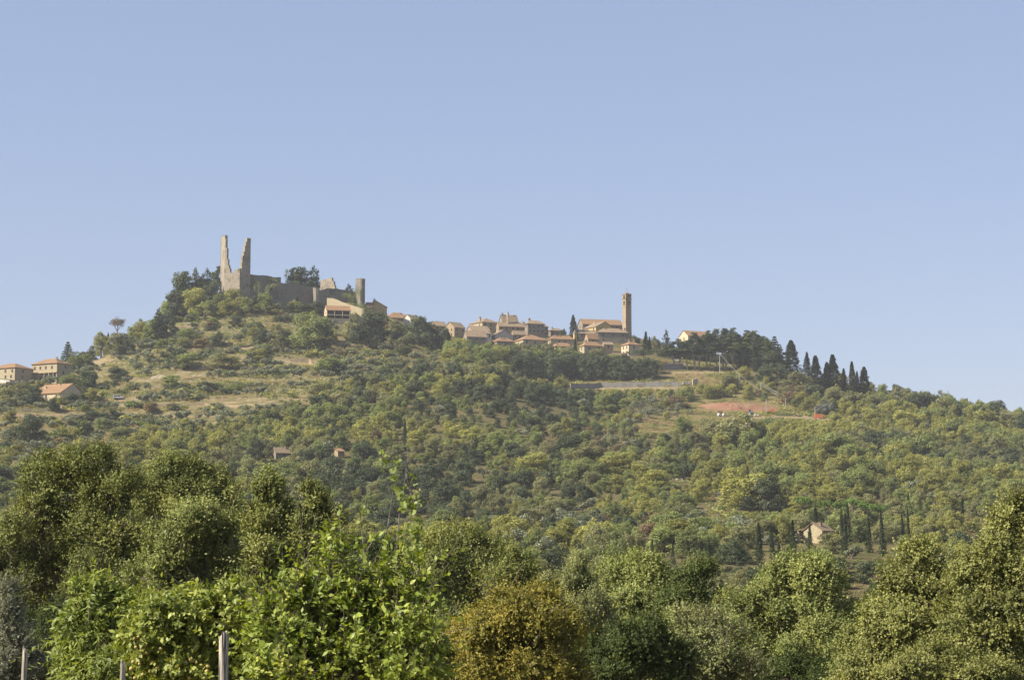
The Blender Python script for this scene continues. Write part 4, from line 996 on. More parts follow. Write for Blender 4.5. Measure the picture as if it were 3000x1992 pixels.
for a_ in [
 ('conifer','conifer',197,1001,1092,44,'dark layered fir beside the two-storey tan house'),
 ('oak','oak_green',232,1030,1085,64,'rounded green tree on the skyline right of the fir'),
 ('oak','oak_dark',258,1012,1066,50,'dark tree on the skyline between the fir and the thin dark cypress'),
 ('oak','oak_yellow',296,974,1040,46,'yellow-green tree left of the thin dark cypress on the left skyline'),
 ('cypress','cypress',316,974,1030,13,'thin dark cypress on the left skyline'),
 ('oak','oak_dull',345,975,1042,62,'dull green tree under the dying umbrella pine'),
 ('oak','oak_dark',372,978,1040,36,'dark tree right of the dying umbrella pine trunk'),
 ('deadpine','deadpine',343,927,1000,46,'dying umbrella pine with thin brown crown on the left skyline'),
 ('oak','oak_green',398,934,1000,44,'green round tree right of the dying umbrella pine'),
 ('oak','oak_yellow',424,942,1004,54,'yellowish tree between the green round tree and the dark pointed conifer'),
 ('cedar','conifer',464,904,1002,58,'dark pointed conifer halfway up the left skyline'),
 ('oak','oak_dark',487,912,985,52,'dark tree right of the dark pointed conifer'),
 ('oak','oak_green',448,930,1004,50,'green tree touching the left side of the dark pointed conifer'),
 ('oak','oak_green',492,880,940,50,'lowest green tree of the castle wood at its left border'),
 ('oak','oak_dark',522,850,930,64,'dark leafy tree at the left shoulder of the castle wood'),
 ('oak','oak_yellow',566,842,925,56,'yellow-green tree in front of the castle pines'),
 ('oak','oak_dark',515,884,932,50,'dark bush tree below the left shoulder of the castle wood'),
 ('oak','pine',548,796,905,72,'leftmost tall pine of the castle wood'),
 ('cedar','pine',572,786,900,78,'tallest dark pine left of the keep'),
 ('oak','pine',530,818,908,60,'lower pine leaning out at the left end of the castle wood'),
 ('cedar','conifer',606,787,895,70,'open-crowned pine second from the keep'),
 ('pine','pine',636,779,893,52,'pine touching the left spire of the keep'),
 ('cedar','conifer',656,800,893,50,'dark pine in front of the left keep wall'),
 ('oak','oak_yellow',690,845,915,60,'bright green tree in front of the keep foot'),
 ('oak','oak_green',640,862,920,60,'green tree below the pine touching the left spire'),
 ('oak','oak_yellow',665,880,926,52,'yellow bush tree under the keep'),
 ('oak','oak_green',600,880,930,56,'green tree low in front of the castle pines'),
 ('oak','conifer',886,782,850,80,'broad dark conifer behind the curtain wall'),
 ('cedar','conifer',918,780,850,72,'pointed dark conifer beside the ruined gable'),
 ('cedar','conifer',1022,832,892,44,'small conifer growing inside the ruin left of the stub tower'),
 ('cypress','cypress',870,868,915,11,'small cypress in front of the shaded curtain wall'),
 ('oak','oak_yellow',862,880,920,36,'pale yellow-green bush tree around the small castle cypress'),
 ('oak','oak_dark',850,886,922,40,'dark bush left of the small castle cypress'),
 ('oak','oak_dark',895,888,922,44,'dark bush right of the small castle cypress'),
 ('oak','oak_dark',742,868,915,50,'dark bush tree in the corner between keep and curtain wall'),
 ('oak','oak_green',772,858,918,46,'green tree hiding the left end of the curtain wall'),
 ('oak','oak_green',722,872,918,40,'green bush tree right of the keep foot'),
 ('oak','oak_dull',806,888,922,46,'grey green bush tree under the left part of the curtain wall'),
 ('oak','oak_dark',930,882,925,34,'dark bush tree left of the loggia house chimney'),
 ('oak','oak_dark',1044,868,915,36,'dark ivy-covered bush tree at the foot of the stub tower'),
 ('oak','oak_green',1072,892,930,34,'green tree between the sloping wall and the yellow gabled house'),
 ('oak','oak_dark',588,815,900,64,'dark tree filling the castle wood behind its pines'),
 ('oak','oak_dark',625,822,900,56,'dark tree behind the pine touching the left spire'),
 # below the castle and along the ridge
 ('oak','oak_green',905,918,1035,100,'large green tree alone on the olive slope below the loggia house'),
 ('oak','oak_dark',935,950,1030,64,'dark right half of the large tree pair below the loggia house'),
 ('oak','oak_yellow',966,946,1003,40,'small light tree right of the large tree below the loggia house'),
 ('oak','oak_dull',1035,918,1000,60,'dull green tree left of the broad dark ridge tree'),
 ('oak','oak_dark',1080,916,1018,104,'broad dark tree on the ridge under the yellow gabled house'),
 ('oak','oak_dull',1160,938,1005,48,'olive green round tree left of the round dark ridge trees'),
 ('oak','oak_dark',1172,968,1030,44,'dark tree under the olive green round tree on the ridge'),
 ('oak','oak_dark',1225,928,1012,84,'largest round dark tree on the ridge before the village'),
 ('oak','oak_dark',1258,945,1015,60,'second round dark tree on the ridge before the village'),
 ('oak','oak_dull',1180,985,1040,44,'small grey green tree below the round dark ridge trees'),
 ('cypress','cypress',1262,958,1034,15,'slim green cypress below the round dark ridge trees'),
 ('oak','oak_dark',1302,955,1025,52,'dark tree in front of the sunlit tan gable'),
 ('cypress','cypress',1292,985,1035,15,'left cypress of the pair under the sunlit tan gable'),
 ('cypress','cypress',1312,970,1036,26,'right and stouter cypress of the pair under the sunlit tan gable'),
 ('oak','oak_yellow',1345,990,1045,58,'yellow-green tree below the lean-to house'),
 ('oak','oak_dark',1392,995,1050,44,'dark tree at the foot of the lean-to house'),
 ('oak','oak_green',1430,1000,1052,46,'green tree below the small whitewashed house'),
 ('oak','oak_yellow',1465,1010,1068,52,'light green tree below the front-row red roof'),
 ('oak','oak_dark',1500,1018,1072,48,'dark tree under the left wall of the wide hip-roofed house'),
 ('cypress','cypress',1681,922,1000,26,'big cypress standing in the middle of the village'),
 ('cypress','cypress',1686,990,1048,14,'dark slim cypress between the kinked red roof and the yellow-edged house'),
 ('oak','oak_dark',1652,962,992,14,'small dark tree right of the low lone house'),
 ('cypress','cypress',1891,970,1030,20,'dark cypress right of the detached white-walled house'),
 ('cypress','cypress',1903,985,1030,14,'low cypress leaning on the right side of the dark cypress by the white-walled house'),
 ('oak','oak_dark',1860,982,1012,24,'dark tree between the bell tower and the detached house'),
 ('oak','oak_dull',1755,1022,1062,50,'grey green round tree below the yellow-edged front-row house'),
 ('stonepine','pine',1885,1024,1068,62,'flat-topped tree right of the detached white-walled house'),
 ('oak','oak_yellow',1918,1050,1095,38,'round yellow-green tree below the grey upper wall'),
 ('oak','oak_yellow',1872,1058,1092,30,'small yellow-green tree below the flat-topped tree'),
 ('oak','oak_dull',1918,985,1030,32,'grey green tree between the dark cypress and the pine grove'),
 # pines on the right shoulder
 ('cedar','conifer',1953,966,1050,36,'pointed conifer at the left end of the pine grove'),
 ('cedar','conifer',2182,978,1084,50,'dark full conifer reaching the ground in the right half of the pine grove'),
 ('cedar','conifer',2216,976,1088,54,'second dark full conifer reaching the ground in the right half of the pine grove'),
 ('cedar','pine',2246,990,1090,56,'green-black full conifer near the right end of the pine grove'),
 ('oak','oak_dark',2262,1030,1092,56,'dark tree under the ragged conifer at the right end of the pine grove'),
 ('conifer','conifer',2270,985,1080,56,'ragged dark conifer at the right end of the pine grove'),
 ('cedar','conifer',2285,1010,1090,52,'broad dark conifer right of the pine grove, branches down to the ground'),
 ('cypress','cypress',2165,985,1080,17,'slim cypress standing in front of the pine grove'),
 ('cypress','cypress',2192,990,1086,20,'second slim cypress in front of the pine grove'),
 ('cypress','cypress',2212,1005,1090,18,'third slim cypress in front of the pine grove'),
 ('oak','oak_yellow',2178,1072,1110,44,'yellow-green tree below the pine grove'),
 ('oak','oak_dull',2140,1095,1140,50,'dull tree below the stout concrete pole'),
 ('oak','oak_dark',2240,1075,1125,50,'dark tree behind the tall thin pole'),
 ('oak','oak_dark',2290,1070,1130,54,'dark tree under the broad dark conifer'),
 ('oak','oak_dull',2335,1090,1160,84,'large dull green tree in front of the cypress group'),
 ('oak','oak_rust',2330,1128,1185,66,'brownish tree above the sagging cables'),
 ('oak','oak_dark',2385,1120,1175,54,'dark tree between the large dull tree and the blue grey conifer'),
 ('oak','oak_dull',2448,1130,1190,56,'dull tree under the middle cypresses'),
 ('oak','oak_dull',2498,1145,1205,60,'dull tree under the right cypresses'),
 ('oak','oak_yellow',2530,1165,1215,44,'yellowish tree right of the last cypress foot'),
 ('oak','bluetree',2420,1168,1214,54,'spiky blue grey tree at the end of the track'),
 ('cypress','cypress',2321,996,1114,54,'broad pointed cypress first of the right skyline group'),
 ('cypress','cypress',2365,1030,1124,29,'slim cypress second of the right skyline group'),
 ('cypress','cypress',2391,1041,1154,45,'tall cypress third of the right skyline group'),
 ('cypress','cypress',2423,1060,1154,38,'cypress leaning against the left of the tallest middle cypress'),
 ('cypress','cypress',2441,1038,1154,50,'tallest middle cypress of the right skyline group'),
 ('cypress','cypress',2472,1078,1152,24,'small cypress alone right of the tallest middle cypress'),
 ('cypress','cypress',2499,1058,1168,29,'slim cypress left in the last cypress trio'),
 ('cypress','cypress',2512,1086,1164,20,'low thin cypress in the middle of the last cypress trio'),
 ('cypress','cypress',2532,1074,1168,46,'blunt stout cypress rightmost on the skyline'),
 ('cedar','conifer',2636,1130,1200,36,'small conifer on the right skyline beside the thin mast'),
 ('oak','oak_dull',2575,1155,1215,60,'dull tree on the right skyline left of the small conifer'),
 ('oak','oak_dark',2610,1165,1215,44,'dark tree just left of the small conifer on the right skyline'),
 ('oak','oak_dark',2690,1152,1222,60,'dark tree on the right skyline right of the thin mast'),
 ('oak','oak_dark',2725,1148,1226,56,'dark domed tree on the right skyline second from the thin mast'),
 ('oak','oak_dull',2765,1162,1235,60,'dull tree on the right skyline third from the thin mast'),
 ('oak','oak_dark',2810,1175,1240,56,'dark tree on the right skyline fourth from the thin mast'),
 ('oak','oak_green',2850,1176,1250,62,'green tree on the right skyline fifth from the thin mast'),
 ('oak','oak_dark',2905,1180,1260,84,'broad dark tree on the right skyline near the border'),
 ('oak','oak_dull',2955,1200,1275,64,'dull tree on the right skyline near the border'),
 ('oak','oak_dark',2995,1206,1285,60,'dark tree cut by the right border on the skyline'),
 # isolated dark trees on the left slope
 ('oak','oak_dark',76,1213,1300,78,'big dark round tree alone low on the left slope'),
 ('oak','oak_dark',342,1074,1112,46,'dark round bush alone on the dry left slope'),
 ('oak','oak_dark',365,1084,1112,28,'small dark bush touching the lone dark round bush'),
 ('oak','oak_green',555,1032,1080,60,'dark green bush tree left of the pale scree cone'),
 ('oak','oak_dark',530,1048,1082,40,'dark bush left of the pale scree cone'),
 ('oak','oak_dull',655,1038,1078,90,'wide dull bush right of the pale scree cone'),
 ('oak','oak_dark',745,1020,1062,40,'dark bush by the long thin terrace wall'),
 ('oak','oak_yellow',772,1020,1062,46,'yellow-green bush right of the long thin terrace wall'),
 ('oak','oak_green',960,1030,1088,70,'bright green tree right of the pale terrace wall'),
 ('oak','oak_dark',990,1062,1095,44,'dark tree right of the bright green terrace tree'),
 ('oak','oak_green',560,962,1015,62,'green tree above the short climbing terrace wall'),
 ('oak','oak_dark',640,970,1020,40,'dark green tree in the upper olive slope'),
 ('oak','oak_dark',760,958,1020,40,'dark tree left of the large tree below the castle'),
 ('oak','oak_dull',820,950,1018,66,'dull tree joining the left side of the large castle slope tree'),
 ('oak','oak_yellow',172,1150,1190,34,'yellow bush in front of the red-roofed farmhouse'),
 ('oak','oak_dark',212,1150,1190,36,'dark tree in front of the farmhouse gable on the left'),
 ('oak','oak_dark',240,1150,1185,30,'dark tree right of the farmhouse gable on the left'),
 ('oak','oak_dark',160,1165,1205,30,'dark tree above the small pale yellow shed'),
 ('oak','oak_yellow',262,1135,1178,40,'yellow-green tree between the farmhouse gable and the white van'),
 ('oak','oak_green',205,1095,1150,56,'green tree behind the red-roofed farmhouse'),
 ('oak','oak_dark',255,1080,1140,50,'dark tree right of the two-storey tan house'),
 ('oak','oak_green',84,1087,1112,26,'small green tree in the gap between the two tan houses'),
 ('oak','oak_dull',60,1118,1180,60,'grey green tree below the low white annexe'),
 ('oak','oak_dark',95,1128,1185,46,'dark tree left of the red-roofed farmhouse'),
 ('oak','oak_dull',20,1130,1195,54,'grey green tree at the left border under the annexe'),
 # in the wood
 ('cypress','cypress',1185,1228,1305,17,'lone dark cypress in the middle of the wood'),
 ('oak','oak_dark',2240,1395,1500,110,'broad dark holm oak left of the umbrella pines'),
 ('oak','oak_yellow',2180,1370,1490,130,'large light oak behind the broad dark holm oak'),
 ('oak','oak_yellow',2290,1505,1590,60,'yellow-green tree left of the stone farmhouse'),
 ('oak','oak_rust',2208,1525,1575,44,'rust brown tree left of the cypress row'),
 ('oak','oak_dull',2430,1560,1620,80,'grey green tree in front of the farmhouse right wall'),
 ('oak','oak_green',1998,1222,1278,54,'bright green tree below the red earth site'),
 ('oak','oak_dull',2080,1222,1300,70,'dull tree below the left end of the red earth heap'),
 ('oak','oak_dull',2160,1212,1310,110,'large dull tree directly below the red earth heap'),
]: ft(*a_)
# cypresses round the farmhouse in the lower wood
for u, vt, vb, w, lb in [(1910,1575,1668,13,'leftmost thin cypress above the foreground trees, lower wood'),(1971,1582,1650,12,'second thin cypress from the left in the lower wood'),(2077,1570,1645,14,'third thin cypress from the left in the lower wood'),
 (2226,1528,1658,24,'stout cypress first of the row left of the farmhouse'),(2264,1535,1640,17,'slim cypress second of the row left of the farmhouse'),(2283,1585,1645,15,'low cypress between two taller ones left of the farmhouse'),
 (2321,1520,1655,24,'tall dark cypress just left of the farmhouse porch'),(2373,1530,1620,18,'cypress standing in front of the farmhouse porch'),(2390,1484,1545,18,'dark pointed cypress behind the farmhouse roof'),
 (2254,1508,1560,16,'short dark cypress behind the cypress row left of the farmhouse'),
 (2468,1482,1600,13,'left one of the close cypress pair right of the farmhouse'),(2487,1470,1590,16,'right one of the close cypress pair right of the farmhouse'),(2476,1500,1635,18,'tall cypress in front of the close pair right of the farmhouse'),
 (2546,1515,1620,18,'cypress between the farmhouse cypresses and the pale short pole'),(2588,1500,1632,19,'tall cypress beside the pale short pole'),(2610,1530,1580,12,'short cypress right of the pale short pole'),
 (2645,1500,1590,12,'thin cypress second right of the pale short pole'),(2662,1485,1600,13,'thin cypress third right of the pale short pole'),(2818,1456,1525,15,'lone cypress far right in the lower wood'),(2660,1440,1500,11,'thin cypress above the others right of the umbrella pines'),(2790,1560,1640,20,'dark cypress behind the right foreground oak')]:
    ft('cypress', 'cypress', u, vt, vb, w, lb, group='cypresses round the wood farmhouse')
for u, vt, vb, w, lb in [(2356,1452,1545,48,'leftmost umbrella pine, rounder than the rest, behind the farmhouse'),(2418,1462,1545,50,'umbrella pine second from the left behind the farmhouse'),(2462,1466,1550,44,'umbrella pine in the middle of the row'),(2505,1456,1545,60,'umbrella pine with the highest flat crown'),(2548,1470,1555,70,'broad bright umbrella pine right of the highest one'),(2575,1476,1560,60,'rightmost umbrella pine near the pale short pole')]:
    ft('stonepine', 'stonepine', u, vt, vb, w, lb, group='umbrella pines behind the farmhouse')
# pine grove with bare trunks on the right shoulder of the hill
pv = [(1972,1000),(1992,992),(2010,996),(2030,975),(2052,986),(2070,975),(2084,968),(2098,964),(2115,968),(2128,962),(2148,960),(2160,974),(2180,968),(2196,972),(2205,968),(2222,980),(2236,984),(2252,990)]
WD = 0
words = ['first','second','third','fourth','fifth','sixth','seventh','eighth','ninth','tenth','eleventh','twelfth','thirteenth','fourteenth','fifteenth','sixteenth','seventeenth','eighteenth','nineteenth','twentieth']
for i, (u, vt) in enumerate(pv):
    ft('pine', 'pine' if i % 3 else 'conifer', u, vt, 1083 + (i * 37 % 7) - 3, random.uniform(52, 68), 'tall bare-trunked pine, %s from the left in the grove on the right shoulder' % words[i], group='pines of the grove on the right shoulder')
for i, u in enumerate(range(1524, 1900, 25)):                            # dark evergreen belt under the village
    ft('oak', 'oak_dark', u + random.uniform(-5, 5), 1036 + random.uniform(-8, 8) + (12 if u > 1780 else 0), 1112 + random.uniform(-4, 4), random.uniform(46, 62), 'dark evergreen oak, %s from the left in the belt under the front-row houses' % words[i], group='dark evergreens under the village', split=False)
for i, u in enumerate(range(1540, 1860, 36)):
    ft('oak', ('oak_dull', 'oak_green', 'oak_dark')[i % 3], u, 1022 + random.uniform(-3, 8) + (10 if u > 1690 else 0), 1062, random.uniform(36, 50), '%s garden tree, %s from the left, touching the front-row houses' % (('grey green', 'green', 'dark')[i % 3], words[i]), group='garden trees of the front-row houses', split=False)

for i, u in enumerate(range(1996, 2290, 22)):
    ft('oak', 'oak_dark', u, 1026 + random.uniform(-4, 5), 1086, random.uniform(36, 48), 'dark low tree, %s from the left, seen between the trunks behind the pine grove' % words[i], group='dark trees behind the pine grove', split=False, Y=1262)

for i, u in enumerate(range(1446, 1700, 17)):
    ft('shrub', ('shrub', 'oak_dull', 'oak_dark', 'oak_green')[i % 4], u + random.uniform(-5, 5), 1005 + random.uniform(-3, 8) + max(0, u - 1600) * .12, 1034 + max(0, u - 1600) * .12, random.uniform(26, 40), 'garden bush, %s from the left in the row below the wide village house' % words[i], 'bush', group='garden bushes below the village', name='garden_bush', split=False)

# ------------------------------------------------------------------ mass vegetation: labels that single one tree out
LM = [('the bell tower', 1838, 960), ('the castle keep', 690, 850), ('the big village cypress', 1681, 965), ('the wide village house', 1560, 1005), ('the red earth heap', 2150, 1190), ('the wood farmhouse', 2405, 1560),
      ('the small stone hut', 825, 1330), ('the white van', 347, 1165), ('the red-roofed farmhouse', 170, 1150), ('the lone wood cypress', 1185, 1265), ('the round dark ridge trees', 1235, 970), ('the orange container', 2398, 1220),
      ('the pale scree cone', 610, 1070), ('the long road wall', 1830, 1128), ('the lone dark bush', 345, 1092), ('the umbrella pines', 2480, 1480), ('the broad holm oak', 2240, 1440), ('the thin mast', 2642, 1165),
      ('the loggia house', 990, 915), ('the pine grove', 2120, 1030), ('the big dark round tree', 76, 1256), ('the bare bank', 1992, 1405), ('the large slope tree', 905, 975), ('the blue grey conifer', 2420, 1190)]
ORD = ['nearest', 'second nearest', 'third nearest', 'fourth nearest', 'fifth nearest', 'sixth nearest', 'seventh nearest', 'eighth nearest', 'ninth nearest', 'tenth nearest', 'eleventh nearest', 'twelfth nearest']
def mass_labels(items):
    """items: list of (u, v, word); word names colour and kind. Ranks equal ones by their distance to the nearest landmark, per side"""
    out, cell = [None] * len(items), {}
    for i, (u, v, wd) in enumerate(items):
        d = [math.hypot(u - a, (v - b) * 1.4) for _, a, b in LM]; k = int(np.argmin(d)); _, a, b = LM[k]
        dx, dy = u - a, (v - b) * 1.4
        hor = 'right' if dx > 0 else 'left'; ver = 'below' if dy > 0 else 'above'
        side = ver if abs(dy) > 2.2 * abs(dx) else ('to the %s of' % hor if abs(dx) > 2.2 * abs(dy) else '%s and %s of' % (ver, hor))
        cell.setdefault((wd, k, side), []).append((d[k], i))
    for (wd, k, side), L_ in cell.items():
        for n, (_, i) in enumerate(sorted(L_)):
            o = ORD[n] if n < len(ORD) else (words[n] if n < len(words) else 'number %d' % (n + 1)) + ' nearest'
            s = side.replace('below and left of', 'below left of').replace('above and left of', 'above left of').replace('below and right of', 'below right of').replace('above and right of', 'above right of')
            out[i] = '%s, %s %s %s' % (wd, o, s, LM[k][0])
    return out

def skyline_ok(x, y, z):
    """False where the hill itself hides the point"""
    s = np.linspace(.45, .985, 70)[:, None]
    return ~((ground(x * s, y * s) - z * s) > .6).any(0)

# candidate trees
rg = np.random.default_rng(21)
cand = []
def scatter(x0, x1, y0, y1, sp, prob):
    xx, yy = np.meshgrid(np.arange(x0, x1, sp), np.arange(y0, y1, sp)); xx = xx + (np.arange(xx.shape[0])[:, None] % 2) * sp / 2
    xx = (xx + rg.uniform(-.42, .42, xx.shape) * sp).ravel(); yy = (yy + rg.uniform(-.42, .42, yy.shape) * sp).ravel()
    k = rg.random(len(xx)) < prob
    return xx[k], yy[k]
def out_of(u, v, zones):
    ok = np.ones(len(u), bool)
    for cu, cv, ru, rv in zones: ok &= np.hypot((u - cu) / ru, (v - cv) / rv) > 1
    return ok
CLEAR = [(2150, 1196, 165, 26), (2265, 1212, 100, 18), (1990, 1250, 120, 18), (2400, 1226, 130, 16), (1830, 1128, 175, 17), (2060, 1112, 95, 28), (2060, 1080, 150, 14), (1600, 1010, 290, 62), (1300, 975, 120, 55), (2405, 1590, 62, 40), (825, 1345, 40, 18), (1992, 1410, 22, 16), (994, 1335, 18, 14), (1150, 955, 120, 45), (2000,1050,200,35), (2110,1500,60,50)]
x, y = scatter(-470, 480, 420, 1245, 9.0, .93)
x2, y2 = scatter(-330, 330, 112, 424, 7.4, .93)
x, y = np.concatenate([x, x2]), np.concatenate([y, y2])
z = ground(x, y); u, v = proj(x, y, z)
edge = u - wood_edge(v) + 90 * (vnoise(x, y, 40, 8) - .5)
ok = (edge > 0) & (u > -1000) & (u < 4000) & out_of(u, v, CLEAR) & skyline_ok(x, y, z + 5) & ((v > 1125) | (u > 2250) | (u < 1480)) & ((y < 1190) | (u < 1480))
x, y, z, u, v = x[ok], y[ok], z[ok], u[ok], v[ok]
n = len(x)
big = vnoise(x, y, 55, 9); hue = .6 * vnoise(x, y, 70, 12) + .4 * vnoise(x, y, 16, 13) + rg.normal(0, .1, n)
hgt = 4.6 + 7.4 * big + rg.normal(0, 1.4, n); hgt = .88 * np.clip(hgt, 3.6, 13.5) * np.interp(y, [150, 300, 500, 750, 1100], [.5, .62, .72, .95, 1.05])
wid = hgt * rg.uniform(.8, 1.4, n)
VIEWS = [(2330, 2452, 1522, 1592, Yf), (2205, 2340, 1515, 1650, 530), (2458, 2605, 1472, 1630, 530), (1900, 2090, 1572, 1650, 480), (2335, 2612, 1450, 1500, 560), (788, 868, 1310, 1345, 800), (982, 1012, 1312, 1336, 800), (1905, 2085, 1575, 1640, 400), (2030, 2278, 1174, 1222, 1085),
         (2275, 2412, 1205, 1226, 1080), (1672, 1990, 1117, 1134, 1170), (1174, 1196, 1232, 1296, 880), (2300, 2555, 1000, 1142, 1180), (1990, 2130, 1095, 1120, 1180), (1972, 2014, 1400, 1414, 770), (1880, 2090, 1240, 1262, 1020), (2185, 2300, 1400, 1490, 680), (1480, 1900, 960, 1052, 1250)]
free = np.ones(n, bool)
for iv, (b0, b1, c0, c1, Yb) in enumerate(VIEWS):                          # clearings: no tall tree in front of the places the photo shows
    k = F / y; vt = proj(x, y, z + hgt)[1]; half = wid * k * .45
    bad = (y < Yb) & (u + half > b0) & (u - half < b1) & (vt < c1 - 3) & (v > c0)
    f_ = np.clip((v - c1 - 2) / np.maximum(v - vt, 1), 0, 1)             # what stands in the way stays low
    hgt = np.where(bad, np.maximum(hgt * f_, 1.5 if iv < 7 else 0), hgt); wid = np.where(bad, np.minimum(wid, hgt * 2), wid)
    free &= ~(bad & (hgt < 1.4))
x, y, z, u, v, big, hue, hgt, wid = [q_[free] for q_ in (x, y, z, u, v, big, hue, hgt, wid)]; n = len(x)
gully = np.exp(-(((u - 1690) / 130) ** 2 + ((v - 1310) / 45) ** 2)); olv = np.maximum(np.exp(-(((u - 2040) / 150) ** 2 + ((v - 1560) / 45) ** 2)), np.exp(-(((u - 1960) / 110) ** 2 + ((v - 1210) / 40) ** 2)))
olv = np.maximum(olv, .75 * np.exp(-(((u - 1640) / 200) ** 2 + ((v - 1540) / 60) ** 2)))
rr = rg.random(n)
shade_ = np.maximum(np.exp(-(((u - 1610) / 150) ** 2 + ((v - 1210) / 70) ** 2)), .8 * np.exp(-(((u - 1350) / 110) ** 2 + ((v - 1170) / 40) ** 2)))  # dark leaf colour stands in for shade in the wooded gully
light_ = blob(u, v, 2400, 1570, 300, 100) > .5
spec = np.where(hue > .58, 1, np.where(hue < .30, 2, np.where(hue < .42, 3, 0)))         # 0 green 1 yellow 2 dark 3 dull 4 rust 5 olive
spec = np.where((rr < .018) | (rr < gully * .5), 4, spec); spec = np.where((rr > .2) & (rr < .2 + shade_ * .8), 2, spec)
spec = np.where((rr > .12) & (rr - .12 < olv * .85), 5, spec); spec = np.where((rr > .975), 5, spec)
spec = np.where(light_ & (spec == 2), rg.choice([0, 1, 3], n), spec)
hgt = np.where(spec == 5, np.clip(hgt * .75, 3, 5.5), hgt); wid = np.where(spec == 5, hgt * 1.15, wid)
hgt = np.where(spec == 4, hgt * .75, hgt)
SPM = ['oak_green', 'oak_yellow', 'oak_dark', 'oak_dull', 'oak_rust', 'olive']
SPW = ['mid green oak', 'yellow-green oak', 'dark holm oak', 'dull grey green oak', 'rust brown bushy oak', 'silvery olive tree']
# visible size of every candidate in the picture (near things painted first)
G = 4
vis = np.zeros((int(1992 / G) + 1, int(3000 / G) + 1), np.int32) - 1
M['vinegreen'] = leafmat('leaf_vine_row', (.06, .10, .022), (.125, .18, .04), (.20, .26, .07), var=.1)
FG = [(230,1420,200,150),(180,1620,230,200),(560,1500,150,160),(590,1650,180,240),(800,1560,60,160),(935,1560,65,130),(1350,1640,200,90),(1500,1850,1600,230),(2330,1760,200,130),(2760,1760,260,220),(2920,1560,120,160),(1830,1700,110,90)]
vv, uu = np.mgrid[0:vis.shape[0], 0:vis.shape[1]] * G
for cu, cv, ru, rv in FG: vis[np.hypot((uu - cu) / ru, (vv - cv) / rv) < 1] = -2
cnt = np.zeros(n, int)
for i in np.argsort(y):
    k = F / y[i]; ru = wid[i] * k * .46; vt = proj(x[i], y[i], z[i] + hgt[i])[1]; rv = max((v[i] - vt) * .5, 2); cv = (v[i] + vt) / 2
    a0, a1, b0, b1 = int(max(0, (cv - rv) / G)), int(min(vis.shape[0], (cv + rv) / G + 1)), int(max(0, (u[i] - ru) / G)), int(min(vis.shape[1], (u[i] + ru) / G + 1))
    if a1 <= a0 or b1 <= b0: continue
    s = vis[a0:a1, b0:b1]
    mk = (np.hypot((uu[a0:a1, b0:b1] - u[i]) / ru, (vv[a0:a1, b0:b1] - cv) / rv) < 1) & (s == -1)
    cnt[i] = mk.sum(); s[mk] = i
isol = spec == 5
pick_oak = np.argsort(np.where(isol, -1, cnt))[::-1][:290]
ol_wood = np.nonzero(isol)[0]
print('wood candidates', n, 'visible', (cnt > 0).sum(), 'cut', cnt[pick_oak].min())
sel = [i for i in pick_oak if cnt[i] > 0]
vc = [float((v[i] + proj(x[i], y[i], z[i] + hgt[i])[1]) / 2) for i in range(n)]
labs = mass_labels([(u[i], vc[i], SPW[spec[i]]) for i in sel])
for i, lb in zip(sel, labs):
    tree_at('oak_tree', 'oak', SPM[spec[i]], (x[i], y[i], z[i] - .3), hgt[i], wid[i], lb, 'tree', 'oaks of the hillside wood')
rest = np.setdiff1d(np.nonzero(~isol)[0], sel)
po = []
for sp in range(5):
    for vr in range(4):
        po.append(bpy.data.objects.new('wood_tree_form', pmesh('oak', vr + (sp % 2) * 4, SPM[sp])))
ki = spec[rest] * 4 + rg.integers(0, 4, len(rest))
o = gn_scatter('woodland', np.stack([x[rest], y[rest], z[rest] - .3], 1), np.stack([0 * rest, 0 * rest, rg.uniform(0, 6.28, len(rest))], 1),
           np.stack([wid[rest] / 8, wid[rest] / 8, hgt[rest] / 8], 1), ki, po)
tag(o, 'mixed oak woodland filling the lower hill behind the larger trees', 'woodland')

# olives in rows along the terraces of the left slope + olives in the wood
ox, oy = [], []
for k in range(-2, 60):
    for X in np.arange(-330, 20, 5.6):
        Yq = np.arange(640, 1245, 3.0); zb_ = base_z(np.full_like(Yq, X), Yq) if False else None
        break
    break
Xg = np.arange(-330, 40, 4.8); Yg = np.arange(640, 1240, 2.0)
TX, TY = np.meshgrid(Xg, Yg, indexing='ij'); TZ = base_z(TX, TY)
TT = (TZ + 5 * (vnoise(TX, TY, 90, 3) - .5)) / TER
for a_ in range(len(Xg)):
    fr = np.floor(TT[a_] - .32)
    for b_ in np.nonzero(np.diff(fr) > 0)[0]:
        ox.append(Xg[a_] + rg.uniform(-1.6, 1.6)); oy.append(Yg[b_] + rg.uniform(-2.2, 2.2))
ox, oy = np.array(ox), np.array(oy); oz = ground(ox, oy); ou, ov = proj(ox, oy, oz)
keep = (ou < wood_edge(ov) + 40 * rg.normal(0, 1, len(ou))) & (ou > -30) & (ov > 905) & (rg.random(len(ou)) < .25 + .75 * smooth(.34, .55, vnoise(ox, oy, 60, 17)))
LCLEAR = [(40, 1095, 75, 45), (140, 1085, 85, 42), (175, 1165, 95, 36), (610, 1080, 48, 18), (985, 922, 65, 28), (347, 1170, 70, 12), (470, 1104, 38, 12), (895, 1066, 70, 14), (905, 990, 65, 40), (345, 1095, 50, 25), (76, 1260, 52, 45), (1010, 1000, 60, 22), (1150, 950, 160, 62), (1300, 980, 120, 60), (1250, 1000, 140, 40),(700, 1125, 300, 9), (500, 1190, 330, 9)]
keep &= out_of(ou, ov, LCLEAR) & skyline_ok(ox, oy, oz + 3) & (oy < 1228) & (on_band(ou, ov, 2) < .3)
ox, oy, oz, ou, ov = ox[keep], oy[keep], oz[keep], ou[keep], ov[keep]
print('terrace olives', len(ox), 'wood olives', len(ol_wood))
